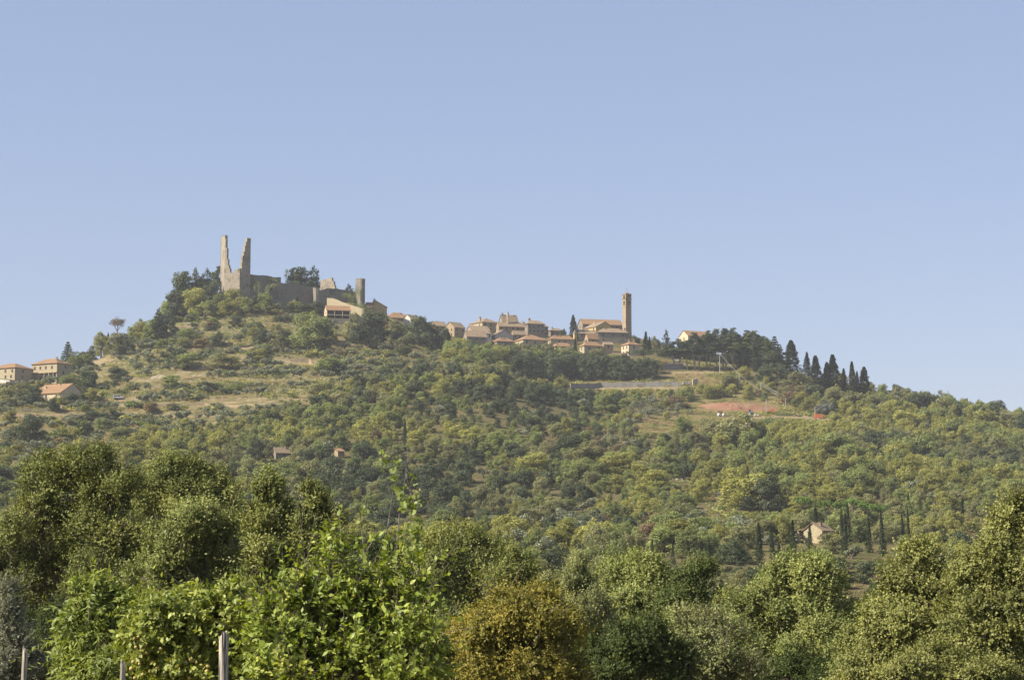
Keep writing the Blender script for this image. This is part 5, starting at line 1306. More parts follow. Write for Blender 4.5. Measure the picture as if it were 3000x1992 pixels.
oh = rg.uniform(2.8, 4.8, len(ox)); ow = oh * rg.uniform(1.1, 1.6, len(ox))
rows = [(ox[i], oy[i], oz[i], oh[i], ow[i], ou[i], ov[i] - oh[i] / 2 * F / oy[i], 'silvery olive tree') for i in range(len(ox))]
rows += [(x[i], y[i], z[i], hgt[i], wid[i], u[i], vc[i], 'silvery olive tree ') for i in ol_wood if cnt[i] > 0]
rows.sort(key=lambda r_: -r_[3] * r_[4] / r_[1] ** 2 * (.6 if r_[7].endswith(' ') else 1))
ind, oth = rows[:290], rows[290:]
for r_, lb in zip(ind, mass_labels([(r_[5], r_[6], r_[7].strip()) for r_ in ind])):
    tree_at('olive_tree', 'olive', 'olive', (r_[0], r_[1], r_[2] - .15), r_[3], r_[4], lb, 'olive tree', 'olive trees of the hillside')
if oth:
    a_ = np.array([r_[:5] for r_ in oth])
    o = gn_scatter('olive_grove', a_[:, :3] - (0, 0, .15), np.stack([0 * a_[:, 0], 0 * a_[:, 0], rg.uniform(0, 6.28, len(a_))], 1), np.stack([a_[:, 4] / 4.6, a_[:, 4] / 4.6, a_[:, 3] / 4.4], 1), rg.integers(0, 4, len(a_)),
               [bpy.data.objects.new('olive_form', pmesh('olive', k, 'olive')) for k in range(4)])
    tag(o, 'small remaining olive trees scattered over the terraces', 'olive grove')

# bright green vine rows along the terraces
def hedge(label, ends, h, mat, name='vine_row', cat='vine row', wd_=1.3):
    Q_ = [hit(*e) for e in ends]; lobes = []
    for A, B in zip(Q_[:-1], Q_[1:]):
        n_ = max(2, int(np.linalg.norm(B - A) / 1.7))
        for i in range(n_):
            p_ = A + (B - A) * (i + rg.uniform(-.3, .3)) / n_; s_ = rg.uniform(.7, 1.3)
            lobes.append((p_[0], p_[1] + rg.uniform(-.4, .4), float(ground(p_[0], p_[1])) + h * .45, 1.3 * s_, wd_ * s_, h * .55 * s_))
    q, t = lobed_crown(lobes, 90 * len(lobes), .34, rg, sub=7, subr=.5)
    o = bpy.data.objects.new(name, quads_mesh(name, q - Q_[0], [M[mat]], None, t)); o.location = tuple(Q_[0]); link(o); tag(o, label, cat)
for a_ in [('bright green vine row in the middle of the olive slope', [(655, 1140), (720, 1136), (800, 1138), (860, 1134)], 2.4, 'vinegreen'), ('upper short bright green vine row right of the pale scree cone', [(720, 1110), (790, 1106), (850, 1108)], 2.2, 'vinegreen'),
           ('green vine row low on the left slope under the middle one', [(520, 1150), (590, 1147), (650, 1146)], 2.2, 'vinegreen'), ('dark green hedge above the pale scree cone', [(560, 1046), (640, 1040), (700, 1034)], 3.0, 'oak_green'),
           ('bright green bramble band under the castle hut', [(580, 945), (640, 935), (700, 930)], 2.6, 'vinegreen'), ('long green bramble band above the long thin terrace wall', [(590, 1000), (660, 990), (740, 985), (790, 985)], 3.0, 'shrub'),
           ('green bramble band at the edge of the wood on the lower left', [(640, 1222), (720, 1212), (810, 1205), (870, 1208)], 3.2, 'oak_green'), ('ivy-green hedge beside the olives right of the loggia house', [(770, 945), (830, 935), (880, 938)], 2.4, 'oak_dull')]: hedge(*a_)

# small bushy trees spread over the upper left slope
x, y = scatter(-330, 60, 760, 1230, 15, .8)
z = ground(x, y); u, v = proj(x, y, z)
ok = (u < wood_edge(v) + 30) & (u > -20) & (v > 905) & out_of(u, v, LCLEAR) & skyline_ok(x, y, z + 2) & (on_band(u, v, 5) < .3) & (vnoise(x, y, 50, 77) > np.where(v < 1060, .42, .56))
x, y, z, u, v = x[ok], y[ok], z[ok], u[ok], v[ok]
sp = rg.choice(5, len(x), p=[.3, .2, .25, .2, .05]); hh = rg.uniform(2.8, 6.2, len(x))
TM = ['oak_green', 'oak_yellow', 'oak_dark', 'oak_dull', 'drybush']; TW = ['green bushy tree', 'yellow-green bushy tree', 'dark bushy tree', 'dull green bushy tree', 'straw-coloured bushy tree']
print('slope trees', len(x))
for i, lb in enumerate(mass_labels([(u[i], v[i] - hh[i] / 2 * F / y[i], TW[sp[i]]) for i in range(len(x))])):
    tree_at('bushy_tree', 'oak', TM[sp[i]], (x[i], y[i], z[i] - .2), hh[i], hh[i] * rg.uniform(1.1, 1.8), lb, 'tree', 'bushy trees of the terraced slope')

# shrubs on the left slope: larger ones as things
x, y = scatter(-330, 60, 700, 1235, 11, .9)
z = ground(x, y); u, v = proj(x, y, z)
ok = (u < wood_edge(v) + 60) & (u > -20) & (v > 900) & out_of(u, v, LCLEAR) & skyline_ok(x, y, z + 2) & (vnoise(x, y, 35, 31) > .42) & (on_band(u, v, 3) < .3)
x, y, z, u, v = x[ok], y[ok], z[ok], u[ok], v[ok]
s = rg.uniform(1.6, 4.2, len(x)); o_ = np.argsort(-s / y)[:260]
SM = ['shrub', 'oak_dark', 'oak_dull', 'oak_yellow', 'drybush', 'oak_rust']; SW = ['bright green shrub', 'dark green shrub', 'dull green shrub', 'yellow-green shrub', 'dry straw-coloured shrub', 'reddish brown shrub']
sp = rg.choice(6, len(x), p=[.3, .22, .2, .14, .1, .04])
labs = mass_labels([(u[i], v[i], SW[sp[i]]) for i in o_])
for i, lb in zip(o_, labs):
    tree_at('shrub', 'shrub', SM[sp[i]], (x[i], y[i], z[i] - .1), s[i], s[i] * rg.uniform(1.4, 2.8), lb, 'shrub', 'shrubs on the terraced slope')

# ground cover: small tufts and scrub nobody could count
x, y = scatter(-340, 350, 560, 1250, 3.3, .75)
z = ground(x, y); u, v = proj(x, y, z)
w_ = (u - wood_edge(v)) > 0
dens = np.where(w_, .18 + .6 * (out_of(u, v, CLEAR) == False), np.where(vnoise(x, y, 22, 41) > .38, .9, .4))
ok = (rg.random(len(x)) < dens) & (u > -40) & (u < 3040) & skyline_ok(x, y, z + 1) & out_of(u, v, [(2150, 1194, 125, 16), (610, 1074, 26, 10)]) & (on_band(u, v, 0) < .4)
x, y, z = x[ok], y[ok], z[ok]; nn = len(x)
bank_ = vnoise(x, y, 18, 43)
s = rg.uniform(.5, 1.5, nn) * (1 + .6 * (bank_ > .6))
mats_ = ['drybush', 'shrub', 'oak_dull', 'oak_yellow', 'drybush', 'oak_rust']
kk = np.where(bank_ > .50, rg.choice([1, 2, 3], nn), np.where(bank_ < .30, rg.choice([0, 4, 5], nn, p=[.5, .4, .1]), rg.choice([0, 1, 2, 3, 4], nn)))
o = gn_scatter('undergrowth', np.stack([x, y, z - .1], 1), np.stack([0 * x, 0 * x, rg.uniform(0, 6.28, nn)], 1), np.stack([s * 1.3, s * 1.3, s], 1), kk,
           [bpy.data.objects.new('undergrowth_form', pmesh('tuft', k, mats_[k])) for k in range(6)])
tag(o, 'dry grass tufts and low scrub covering the hillside', 'undergrowth')
print('tufts', nn)
#@@PART4
# ------------------------------------------------------------------ foreground trees
def sprays(lobes, n, m, L_, leaf, wid, rg, up=.35, droop=.0, inner=.35, tipbias=1.0, radial=.9, spread=.5):
    """leafy shoots on ellipsoid lobes: n shoots of m leaves; returns leaf quads, tints, shoot lines"""
    w = np.array([(l[3] * l[4] * l[5]) ** (2 / 3) for l in lobes]); k = rg.choice(len(lobes), n, p=w / w.sum())
    lb = np.array(lobes)[k]; c, r = lb[:, :3], lb[:, 3:6]
    ns = 11                                                                            # every lobe is a cluster of leafy bunches with dark gaps between them
    sd_ = unit(rg.normal(0, 1, (len(lobes), ns, 3)) + (0, -.15, .15)); sr = rg.uniform(.22, .48, (len(lobes), ns, 1)); sf = rg.uniform(.5, .98, (len(lobes), ns, 1))
    j = rg.integers(0, ns, n)
    e = unit(rg.normal(0, 1, (n, 3)) + sd_[k, j] * .7)
    f = inner + (1 - inner) * rg.random((n, 1)) ** .6
    p = c + r * (sd_[k, j] * sf[k, j] + e * sr[k, j] * f)
    d = unit(e * .8 + np.array((0, 0, up)) + rg.normal(0, .35, (n, 3)))
    L = L_ * rg.uniform(.5, 1.3, (n, 1)) * np.where((rg.random((n, 1)) < .12) & (f > .7), rg.uniform(1.6, 2.6, (n, 1)), 1)   # a few long leader shoots
    t = np.linspace(.08, 1, m)[None, :, None]
    stem = p[:, None] + d[:, None] * L[:, None] * t - np.array((0, 0, 1.)) * (droop * L[:, None] * t ** 2)
    tan = unit(d[:, None] - np.array((0, 0, 2.)) * droop * t)
    ra = unit(np.cross(tan, rg.normal(0, 1, (n, m, 3))))
    ld = unit(tan * .55 + ra * radial - np.array((0, 0, 1.)) * droop * .6)
    s = leaf * rg.uniform(.6, 1.25, (n, m, 1))
    nr = unit(np.cross(ld, unit(np.cross(ld, -(np.array((0, 0, .55)) + e[:, None] * .6 + sd_[k, j][:, None] * .45 + rg.normal(0, .36, (n, m, 3)))))))
    side = np.cross(ld, nr)
    b0 = stem; tip = stem + ld * s; mid = stem + ld * s * .45
    hw = s * wid * .5
    fold = nr * s * .05
    Q = np.stack([b0, mid - side * hw + fold, tip, mid + side * hw + fold], 2).reshape(-1, 4, 3)
    bunch = rg.normal(0, .15, (len(lobes), ns))[k, j][:, None] + rg.normal(0, .05, (n, 1))
    T = np.clip(.45 + bunch + rg.normal(0, .115, (n, m)), 0, 1).ravel()
    return Q, T, (p, p + d * L)

def fg_tree(label, name, mat, Y, px, n, m, L_, leaf, wid, seed, up=.35, droop=0., inner=.35, bark='bark', cat='tree', twigs=0, depth=1.0, spread=.5, foot=None, fruit=None, radial=.9, dead=0):
    g = np.random.default_rng(seed); k = Y / F
    lobes = []
    for q in px:
        uu_, vv_, ru, rv = q[:4]; yy_ = Y + g.uniform(-.5, .5) * ru * k
        c = P(uu_, vv_, yy_); lobes.append((c[0], c[1], c[2], ru * k * .87, ru * k * depth * .87, rv * k * .87))
    fu = foot if foot is not None else np.mean([q[0] for q in px])
    B = P(fu, 1900, Y); B[2] = float(ground(B[0], B[1]))
    root = empty(name, B, label, cat); n = int(n * (2.0 if Y > 45 else 1.35)); L_ *= .85 if Y > 45 else .85; leaf *= 1.12 if Y > 45 else 1; m = int(m * .75) if Y > 45 else m
    Q, T, (s0, s1) = sprays(lobes, n, m, L_, leaf, wid, g, up, droop, inner, spread=spread, radial=radial)
    o = bpy.data.objects.new('crown', quads_mesh('crown', Q - B, [M[mat]], None, T)); o.parent = root; link(o)
    lb = np.array(lobes); ctr = lb[:, :3].mean(0); low = lb[:, 2].min() - B[2]
    fork = B + (np.array((ctr[0], ctr[1], 0)) - np.array((B[0], B[1], 0))) * .4 + (0, 0, max(.6, low * .6))
    R0 = .035 * (lb[:, 2].max() - B[2]) * .55
    tq = [tube_quads(B - (0, 0, .5), fork, R0 * 1.2, R0 * .9, 8)]
    for l in lobes:
        e = np.array(l[:3]) + (0, 0, -.2 * l[5]); md = fork * .45 + e * .55 + g.normal(0, .08, 3) * l[3] + (0, 0, -.05)
        tq += [tube_quads(fork, md, R0 * .6, R0 * .4, 6), tube_quads(md, e, R0 * .4, R0 * .15, 6)]
        for j in range(9):
            dd = unit(g.normal(0, 1, 3) + (0, 0, .4)); q = e + dd * np.array(l[3:6]) * g.uniform(.6, 1.02); s_ = md + (e - md) * g.uniform(.2, 1)
            mm = (s_ + q) / 2 + g.normal(0, .06, 3) * l[3]
            tq += [tube_quads(s_, mm, R0 * .16, R0 * .1, 4), tube_quads(mm, q, R0 * .1, R0 * .04, 4)]
    if twigs:
        for j in g.choice(n, min(twigs, n), replace=False): tq.append(tube_quads(s0[j], s1[j] + (s1[j] - s0[j]) * .08, .007 * Y / 29, .003 * Y / 29, 3))
    o = bpy.data.objects.new('trunk', quads_mesh('trunk', np.concatenate(tq) - B, [M[bark]])); o.parent = root; link(o)
    if dead:                                                             # bare grey twigs sticking out of the crown
        tq = []
        for j in range(dead):
            l = lobes[g.integers(len(lobes))]; s_ = np.array(l[:3]); d = unit(g.normal(0, 1, 3) * (1, .6, .8) + (0, -.5, .4)); q = s_ + d * np.array(l[3:6]) * g.uniform(1.0, 1.3)
            tq.append(tube_quads(s_, q, R0 * .12, R0 * .03, 4))
            for h in range(5):
                f = g.uniform(.4, .95); a = s_ + (q - s_) * f; tq.append(tube_quads(a, a + unit(d + g.normal(0, .6, 3)) * l[3] * g.uniform(.15, .4), R0 * .05, R0 * .015, 3))
        o = bpy.data.objects.new('bare_twigs', quads_mesh('bare_twigs', np.concatenate(tq) - B, [M['barkpale']])); o.parent = root; link(o)
    if fruit:
        fm = fruit_mesh(fruit[1])
        for uu_, vv_ in fruit[0]:
            c = P(uu_, vv_, Y - lobes[0][4] * g.uniform(.85, 1.1)); o = bpy.data.objects.new('fruit', fm); o.scale = (g.uniform(.75, 1.15),) * 3; o.location = tuple(c - B); o.parent = root; link(o)
    return root
def fruit_mesh(r):
    b = MB(); zz = [-1, -.8, -.3, .25, .65, .9, 1.0]; rr = [.12, .55, .95, .98, .7, .35, .1]
    b.tube([(0, 0, z * r) for z in zz], [q * r for q in rr], 12); b.tube([(0, 0, r * .95), (.15 * r, 0, r * 1.5)], [.08 * r, .05 * r], 5)
    o = b.build('fruit', M['fruit'], smooth=True); me_ = o.data; bpy.data.objects.remove(o); return me_

M['f_oak'] = leafmat('leaf_foreground_oak', (0.106, 0.131, 0.036), (0.242, 0.264, 0.067), (0.441, 0.440, 0.120), trans=.2, gloss=0.02, var=.1)
M['f_ash'] = leafmat('leaf_foreground_light', (0.138, 0.168, 0.048), (0.294, 0.327, 0.090), (0.504, 0.514, 0.158), trans=.2, gloss=0.02, var=.1)
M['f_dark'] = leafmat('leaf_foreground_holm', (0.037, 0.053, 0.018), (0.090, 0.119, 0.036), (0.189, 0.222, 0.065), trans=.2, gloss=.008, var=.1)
M['f_gold'] = leafmat('leaf_foreground_golden', (0.123, 0.138, 0.039), (0.271, 0.284, 0.077), (0.459, 0.447, 0.139), trans=.2, gloss=0.02, var=.1)
M['f_autumn'] = leafmat('leaf_foreground_autumn', (.16, .16, .036), (.33, .30, .065), (.54, .40, .085), trans=.35, gloss=.01, var=.1)
M['f_peach'] = leafmat('leaf_peach', (0.131, 0.187, 0.033), (0.293, 0.353, 0.061), (0.515, 0.549, 0.125), trans=.35, gloss=0.03, var=.1)
M['f_quince'] = leafmat('leaf_quince', (0.146, 0.189, 0.036), (0.327, 0.378, 0.073), (0.546, 0.566, 0.139), trans=.35, gloss=0.03, var=.1)
M['f_pear'] = leafmat('leaf_pear', (0.126, 0.186, 0.024), (0.326, 0.408, 0.049), (0.653, 0.660, 0.133), trans=.35, gloss=.03, var=.1)
M['f_vine'] = leafmat('leaf_vine', (0.150, 0.215, 0.039), (0.270, 0.343, 0.066), (0.405, 0.458, 0.116), trans=.5, gloss=0.03, var=.1)
M['f_silver'] = leafmat('leaf_silver', (.16, .17, .105), (.28, .29, .19), (.39, .40, .30), trans=.15, gloss=.015, var=.1)
M['f_olive'] = leafmat('leaf_foreground_feathery', (0.158, 0.179, 0.062), (0.335, 0.357, 0.131), (0.546, 0.558, 0.235), trans=.2, gloss=0.02, var=.1)

T_ = fg_tree
T_('tallest broad olive-green tree in the left foreground', 'oak_tree', 'f_oak', 80, [(255,1400,90,95),(110,1400,80,70),(330,1450,95,95),(190,1500,150,110),(390,1540,80,100),(90,1560,120,120),(280,1600,150,130),(170,1720,150,130),(20,1700,110,140),(310,1740,110,110)], 8200, 13, .50, .085, .55, 1, up=.5, twigs=900, dead=5, spread=.42)
T_('dark leafy tree with two rounded tops behind the left foreground trees', 'oak_tree', 'f_oak', 105, [(500,1400,85,55),(560,1395,60,50),(630,1440,70,60),(560,1480,100,80),(660,1510,60,80),(450,1460,60,70),(690,1560,40,60)], 4600, 12, .55, .10, .55, 2, up=.4, spread=.42)
T_('lighter olive-green tree with upright shoots, third from the left photo border', 'oak_tree', 'f_ash', 72, [(590,1530,85,80),(520,1600,70,90),(640,1610,80,90),(560,1690,120,110),(690,1690,70,100),(450,1720,70,100),(600,1790,140,110)], 6400, 13, .50, .085, .5, 3, up=.9, twigs=700, spread=.42)
T_('narrow column-like tree left of the pear tree', 'oak_tree', 'f_oak', 66, [(790,1465,42,62),(770,1540,52,70),(820,1560,50,80),(790,1650,65,90),(760,1740,60,80)], 3000, 13, .42, .085, .5, 4, up=.9, twigs=400, spread=.42)
T_('narrow ragged tree behind the top of the pear tree', 'oak_tree', 'f_oak', 66, [(915,1490,36,55),(950,1545,52,65),(905,1580,50,80),(960,1640,60,90),(925,1730,90,90)], 2800, 13, .42, .085, .5, 5, up=.8, twigs=400, spread=.42)
T_('silver-leaved tree at the left border of the foreground', 'olive_tree', 'f_silver', 40, [(10,1770,34,70),(25,1850,50,80),(45,1930,70,80),(0,1960,70,70),(150,1960,40,50)], 2300, 16, .30, .055, .28, 6, up=.9, twigs=400, cat='olive tree')
T_('bright green peach tree with hanging long leaves on the left', 'peach_tree', 'f_peach', 33, [(290,1745,60,50),(345,1800,85,65),(255,1830,70,70),(320,1880,90,70),(420,1770,40,50),(230,1930,70,70),(330,1960,110,60)], 2600, 14, .34, .105, .30, 7, up=.05, droop=.45, inner=.25, twigs=500)
fr = [(392,1871),(405,1866),(398,1895),(415,1905),(402,1920),(425,1890),(408,1945),(430,1912),(390,1938),(505,1935),(520,1948),(545,1942),(560,1930),(568,1905),(575,1940),(590,1948),(606,1966),(600,1985),(418,1975),(395,1985),(450,1940),(462,1955),(540,1962),(555,1985),(470,1900),(440,1965),(385,1958),(575,1895),(580,1968),(610,1950)]
T_('quince tree hung with yellow fruit between the thickest post and its nearest neighbour', 'quince_tree', 'f_quince', 30, [(500,1850,100,70),(590,1800,70,70),(640,1870,70,90),(440,1890,70,80),(540,1940,120,70),(690,1800,60,80),(700,1930,60,80)], 2500, 13, .32, .085, .55, 8, up=.25, droop=.15, twigs=500, fruit=(fr, .029))
T_('pear tree with large glossy light green leaves in the foreground centre-left', 'pear_tree', 'f_pear', 28.5, [(990,1730,42,45),(905,1780,45,48),(840,1830,62,65),(1000,1810,85,75),(1085,1775,65,80),(1180,1810,60,85),(930,1895,120,85),(1080,1895,115,85),(1210,1905,75,90),(790,1905,75,85),(1000,1960,190,60),(1160,1985,110,50),(860,1985,120,45),(905,1700,18,50),(1015,1650,18,55),(1130,1690,18,60),(850,1755,20,48),(965,1625,15,42),(1230,1705,18,60),(760,1830,24,50)], 1650, 13, .50, .096, .50, 9, up=1.0, droop=.18, inner=.2, twigs=1500, spread=.4)
T_('broad olive-green tree behind the orange autumn tree', 'oak_tree', 'f_oak', 92, [(1350,1590,70,50),(1290,1640,80,60),(1400,1640,90,60),(1250,1720,110,90),(1380,1720,130,70),(1510,1665,60,45),(1540,1700,50,50),(1320,1790,130,90)], 5600, 13, .55, .095, .55, 10, up=.5, spread=.42)
T_('orange-tinged autumn tree in the foreground centre', 'autumn_tree', 'f_autumn', 46, [(1490,1790,90,60),(1580,1780,70,55),(1430,1860,90,70),(1560,1860,100,80),(1640,1850,60,70),(1480,1940,120,70),(1600,1950,100,70),(1410,1950,60,60)], 4300, 13, .36, .062, .55, 11, up=.3, droop=.1, twigs=900)
T_('feathery pale tree with upright shoots right of the orange autumn tree', 'oak_tree', 'f_olive', 74, [(1690,1720,45,80),(1640,1740,60,70),(1730,1790,60,100),(1680,1840,70,100),(1760,1880,60,90)], 2900, 16, .50, .085, .32, 12, up=1.3, twigs=600, spread=.42)
T_('rounded green tree right of the feathery pale tree', 'oak_tree', 'f_ash', 80, [(1850,1680,85,60),(1790,1730,70,70),(1910,1730,75,70),(1850,1790,110,90),(1960,1780,60,70),(1900,1850,110,80)], 4600, 13, .50, .09, .55, 13, up=.6, spread=.42)
T_('dark holm oak low in the foreground right of the orange tree', 'holm_oak', 'f_dark', 52, [(1800,1890,80,70),(1880,1900,90,80),(1750,1950,70,60),(1850,1970,130,60),(1960,1950,80,70)], 3400, 13, .36, .065, .5, 14, up=.5, twigs=300)
T_('thin twiggy brownish tree with bare branches right of the dark holm oak', 'oak_tree', 'f_olive', 56, [(2040,1830,60,70),(2090,1880,80,80),(2020,1930,70,70),(2140,1950,90,60),(2060,1980,100,40)], 1700, 12, .40, .065, .5, 15, up=.5, twigs=900, dead=14)
T_('large green tree with a peaked crown right of centre in the foreground', 'oak_tree', 'f_ash', 82, [(2330,1665,50,45),(2290,1720,80,60),(2390,1710,85,60),(2240,1790,100,80),(2350,1800,130,90),(2450,1760,80,80),(2490,1840,80,90),(2220,1880,100,80),(2390,1910,140,90),(2130,1800,50,70)], 7400, 13, .52, .09, .5, 16, up=.6, twigs=700, spread=.42)
T_('leafy tree with small golden oak leaves left of the tallest right foreground oak', 'oak_tree', 'f_gold', 62, [(2700,1632,55,45),(2660,1702,60,60),(2740,1742,90,80),(2620,1792,80,70),(2700,1820,120,90),(2600,1860,70,80),(2650,1930,130,80),(2560,1980,100,60)], 5600, 13, .42, .075, .6, 17, up=.35, twigs=700, dead=5)
T_('tallest golden-olive oak at the right border of the foreground', 'oak_tree', 'f_gold', 58, [(2968,1518,60,55),(3018,1548,60,80),(2938,1608,75,70),(3008,1668,90,90),(2880,1718,90,80),(2960,1788,120,90),(2850,1820,110,90),(2960,1890,120,90),(2820,1930,110,80),(2930,1990,130,50)], 7000, 13, .42, .075, .6, 18, up=.35, twigs=900, dead=14)
T_('dark evergreen mass low at the foot of the peaked green tree', 'holm_oak', 'f_dark', 70, [(2130,1930,80,70),(2500,1930,70,70),(2300,1980,200,40),(2050,1700,60,50),(2000,1760,60,60)], 3000, 12, .45, .08, .5, 19, up=.4)
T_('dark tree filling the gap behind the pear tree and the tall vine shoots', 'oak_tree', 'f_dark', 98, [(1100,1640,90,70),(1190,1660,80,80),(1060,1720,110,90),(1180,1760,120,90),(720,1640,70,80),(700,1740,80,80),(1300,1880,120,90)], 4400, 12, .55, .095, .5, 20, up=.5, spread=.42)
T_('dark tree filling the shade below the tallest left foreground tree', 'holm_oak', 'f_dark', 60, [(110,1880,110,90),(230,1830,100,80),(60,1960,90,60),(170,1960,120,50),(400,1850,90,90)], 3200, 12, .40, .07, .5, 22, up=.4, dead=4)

T_('low dark bushes filling the shade between the pear tree and the orange autumn tree', 'bush', 'f_oak', 50, [(1290,1930,70,70),(1360,1970,70,50),(1340,1860,50,70)], 1900, 12, .38, .07, .5, 23, up=.5, cat='bush')
T_('low dull green bushes in the gap right of the feathery pale tree', 'bush', 'f_ash', 62, [(1990,1880,60,70),(1960,1980,60,50),(2150,1880,50,60)], 1500, 12, .42, .075, .5, 24, up=.5, cat='bush')
T_('low olive green bush between the peaked tree and the golden oak trees', 'bush', 'f_oak', 66, [(2530,1890,70,80),(2560,1800,50,60),(2500,1980,90,50)], 1900, 12, .42, .075, .5, 25, up=.5, cat='bush')
T_('shady bush under the two golden oaks at the lower right', 'bush', 'f_gold', 57, [(2740,1950,90,60),(2660,1985,80,40),(2870,1985,100,40)], 1700, 12, .40, .07, .55, 26, up=.4, cat='bush')
# tall leafy shoots climbing above the pear tree
g = np.random.default_rng(55); Yv = 29.0
B = P(1185, 1900, Yv); B[2] = float(ground(B[0], B[1]))
root = empty('climbing_vine', B, 'tall thin vine shoots with big translucent leaves rising above the pear tree', 'vine')
k = MB(); LQ, LT = [], []
paths = [[(1160,1720),(1163,1600),(1170,1500),(1185,1420),(1193,1370),(1196,1310)], [(1230,1720),(1228,1620),(1222,1540),(1210,1450),(1192,1400),(1186,1350)], [(1120,1700),(1125,1600),(1140,1520),(1150,1450),(1165,1390)], [(1205,1720),(1207,1620),(1203,1520),(1207,1440)], [(1070,1690),(1065,1600),(1057,1520),(1052,1480)], [(1000,1650),(998,1560),(994,1490)], [(1010,1730),(1050,1650),(1095,1580),(1110,1555)]]
for pth in paths:
    k.tube([P(a_, b_, Yv + .1 * math.sin(i_)) for i_, (a_, b_) in enumerate(pth)], list(np.linspace(.011, .005, len(pth))), 5)
leaves = [(1120,1325,22),(1132,1338,24),(1128,1350,20),(1160,1352,22),(1172,1360,18),(1150,1380,24),(1158,1398,26),(1205,1410,24),(1213,1400,20),(1178,1432,24),(1170,1445,28),(1222,1455,20),(1215,1480,26),(1183,1478,30),(1195,1470,22),(1210,1500,24),(1220,1520,22),(1203,1545,30),(1218,1560,30),(1228,1548,24),(1215,1578,34),(1223,1592,30),(1200,1630,34),(1212,1622,30),(1240,1610,24),(1180,1600,20),(1170,1560,18),(1058,1490,22),(1064,1505,20),(1050,1530,18),(998,1485,20),(994,1500,22),(990,1530,18),(1093,1576,24),(1110,1566,20),(1003,1560,18),(960,1592,30),(985,1590,34),(975,1612,30),(1130,1640,22),(1148,1600,20)]
leaves = [(a_, b_, s_ * .8) for a_, b_, s_ in leaves] + [(a_ + g.uniform(-14, 14), b_ + g.uniform(-14, 14), s_ * g.uniform(.4, .65)) for a_, b_, s_ in leaves for r_ in range(2)] + [(a_ + g.uniform(-18, 18), b_ + g.uniform(-20, 26), s_ * g.uniform(.45, .75)) for a_, b_, s_ in leaves if b_ > 1440 and a_ > 1140 for r_ in range(4)]
for (a_, b_, s_) in leaves:
    c = P(a_, b_, Yv + g.uniform(-.1, .1)); s_ = s_ * Yv / F * 1.15
    d = unit(np.array((g.normal(0, .6), g.normal(0, .4), g.uniform(-1, .5)))); nr = unit(np.array((g.normal(-.4, .5), -1 + g.normal(0, .4), g.normal(.3, .4)))); sd = unit(np.cross(d, nr)); nr = np.cross(sd, d)
    base_ = c - d * s_ * .5
    for sgn in (-1, 1):                                                  # two halves of a heart-shaped blade, folded along the rib
        LQ.append(np.array([base_, base_ + d * s_ * .05 + sd * sgn * s_ * .36 + nr * s_ * .10, base_ + d * s_ * .5 + sd * sgn * s_ * .40 + nr * s_ * .08, base_ + d * s_])); LT.append(g.uniform(.2, 1))
    k.tube([base_ - d * s_ * .35 + nr * .01, base_], [.0018, .0015], 4)
k.build('stem', M['barkpale'], root)
o = bpy.data.objects.new('leaves', quads_mesh('leaves', np.array(LQ) - B, [M['f_vine']], None, LT)); o.parent = root; link(o)

# weathered posts
def post(label, u, vt, wpx, Y, lean, seed):
    T = P(u, vt, Y); r_ = wpx * Y / F / 2; B = np.array((T[0] + lean, T[1], float(ground(T[0], T[1]))))
    g = np.random.default_rng(seed); b = MB(); n = 14; zz = np.concatenate([[B[2] - .4], np.linspace(B[2] + .1, T[2] - .12, 9), [T[2] - .05, T[2] - .015, T[2]]])
    rows = []; ph = g.uniform(.86, 1.1, n)
    for i, z_ in enumerate(zz):
        f = (z_ - B[2]) / (T[2] - B[2]); c = B[:2] + (T[:2] - B[:2]) * f
        s_ = r_ * (1.08 - .08 * f) * (1 if i < len(zz) - 2 else (.85 if i == len(zz) - 2 else .45))
        rows.append([(c[0] + s_ * ph[j] * math.cos(6.283 * j / n) * (1 + .03 * math.sin(z_ * 9 + j)), c[1] + s_ * ph[j] * math.sin(6.283 * j / n), z_ + ((.05 * math.cos(6.283 * j / n + seed) + .03 * (ph[j] - 1) * 10) * (1 if i < len(zz) - 1 else .6) if i > len(zz) - 5 else 0)) for j in range(n)])
    for i in range(len(rows) - 1):
        for j in range(n): q = (j + 1) % n; b.poly([rows[i][j], rows[i][q], rows[i + 1][q], rows[i + 1][j]])
    b.poly(rows[-1]); tag(b.build('wooden_post', M['wood'], None, loc=B), label, 'post', 'weathered posts at the lower border')
post('thickest weathered grey wooden post, rightmost of the three at the lower border', 655, 1857, 27, 23, .02, 1)
post('short thin wooden post top just showing below the yellow quinces', 361, 1938, 17, 26, -.05, 2)
post('pale thin leaning post at the left, beside the silver-leaved tree', 75, 1898, 16, 26, -.06, 3)

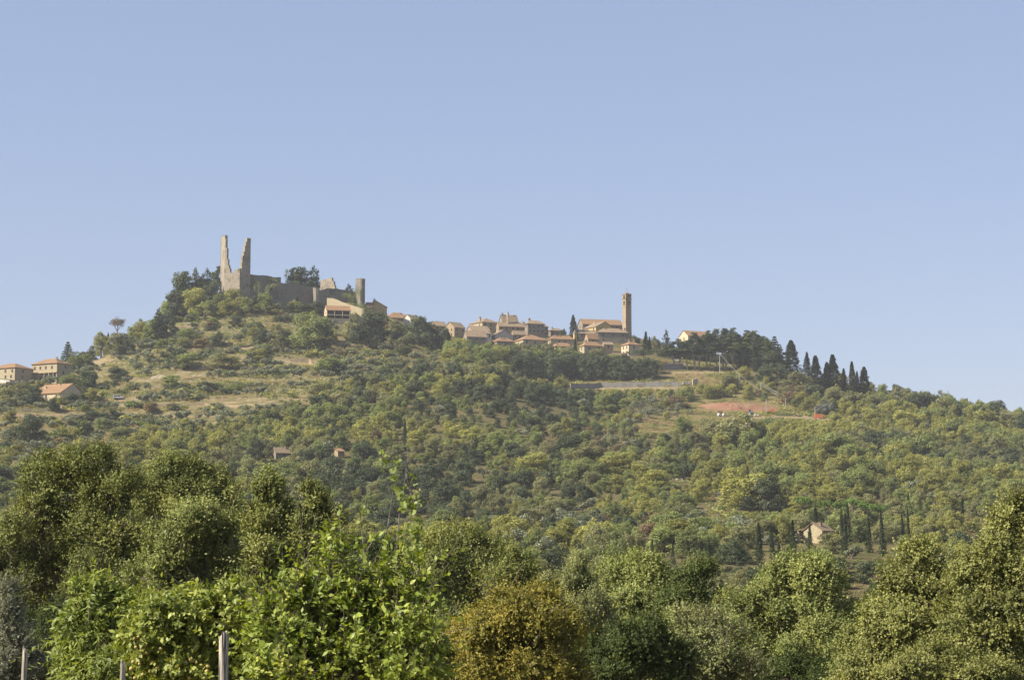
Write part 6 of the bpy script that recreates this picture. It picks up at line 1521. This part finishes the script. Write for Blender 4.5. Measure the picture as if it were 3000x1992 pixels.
# ------------------------------------------------------------------ air, sky, sun, camera
hz = MB(); top = 235.0; bot = float(GZ.min()) - 1.0
hz.hexa([(-6100, -3100, bot), (6100, -3100, bot), (6100, 6100, bot), (-6100, 6100, bot)], [(-6100, -3100, top), (6100, -3100, top), (6100, 6100, top), (-6100, 6100, top)])
m, nt, out = newmat('haze_air')
pv_ = N(nt, 'ShaderNodeVolumePrincipled'); pv_.inputs['Color'].default_value = (.93, .96, 1, 1); pv_.inputs['Density'].default_value = HAZE if 'HAZE' in globals() else .00012; pv_.inputs['Anisotropy'].default_value = 0.0
nt.links.new(pv_.outputs[0], out.inputs['Volume'])
tag(hz.build('haze', m), kind='stuff')

wd = bpy.data.worlds.new('World'); scene.world = wd; wd.use_nodes = True
nt = wd.node_tree; bg = nt.nodes['Background']
sky = nt.nodes.new('ShaderNodeTexSky'); sky.sky_type = 'NISHITA'; sky.sun_disc = False
sky.sun_elevation = SUN_EL; sky.sun_rotation = R(270) - SUN_B
sky.air_density = 1.0; sky.dust_density = 1.3; sky.ozone_density = 2.0; sky.altitude = 300
nt.links.new(mix(nt, .5, mix(nt, 1.0, sky.outputs[0], (1.10, .955, .965), 'MULTIPLY'), (2.35, 2.95, 4.35)), bg.inputs['Color']); bg.inputs['Strength'].default_value = SKY_STR

sl = bpy.data.lights.new('sun', 'SUN'); sl.energy = SUN_STR; sl.angle = R(.53); sl.color = (1, .92, .78)
so = link(bpy.data.objects.new('sun', sl))
from mathutils import Vector
sd = Vector((-math.cos(SUN_B) * math.cos(SUN_EL), -math.sin(SUN_B) * math.cos(SUN_EL), math.sin(SUN_EL)))
so.rotation_euler = (-sd).to_track_quat('-Z', 'Y').to_euler(); so.location = (-50, -20, 60)

cam = bpy.data.cameras.new('camera'); cam.sensor_width = 36; cam.lens = 36 * F / 3000; cam.clip_start = .5; cam.clip_end = 20000
co = link(bpy.data.objects.new('camera', cam)); co.rotation_euler = (math.pi / 2 + TH, 0, 0)
scene.camera = co
vs = scene.view_settings; vs.view_transform = 'Standard'; vs.look = 'None'; vs.exposure = EXPO; vs.gamma = 1
try: vs.use_curve_mapping = False
except Exception: pass
cy = scene.cycles
cy.max_bounces = 5; cy.diffuse_bounces = 3; cy.glossy_bounces = 2; cy.transmission_bounces = 3; cy.volume_bounces = 0; cy.transparent_max_bounces = 4
cy.caustics_reflective = False; cy.caustics_refractive = False
cy.use_denoising = True; cy.denoising_prefilter = 'ACCURATE'; cy.denoising_input_passes = 'RGB_ALBEDO_NORMAL'; cy.denoiser = 'OPENIMAGEDENOISE'
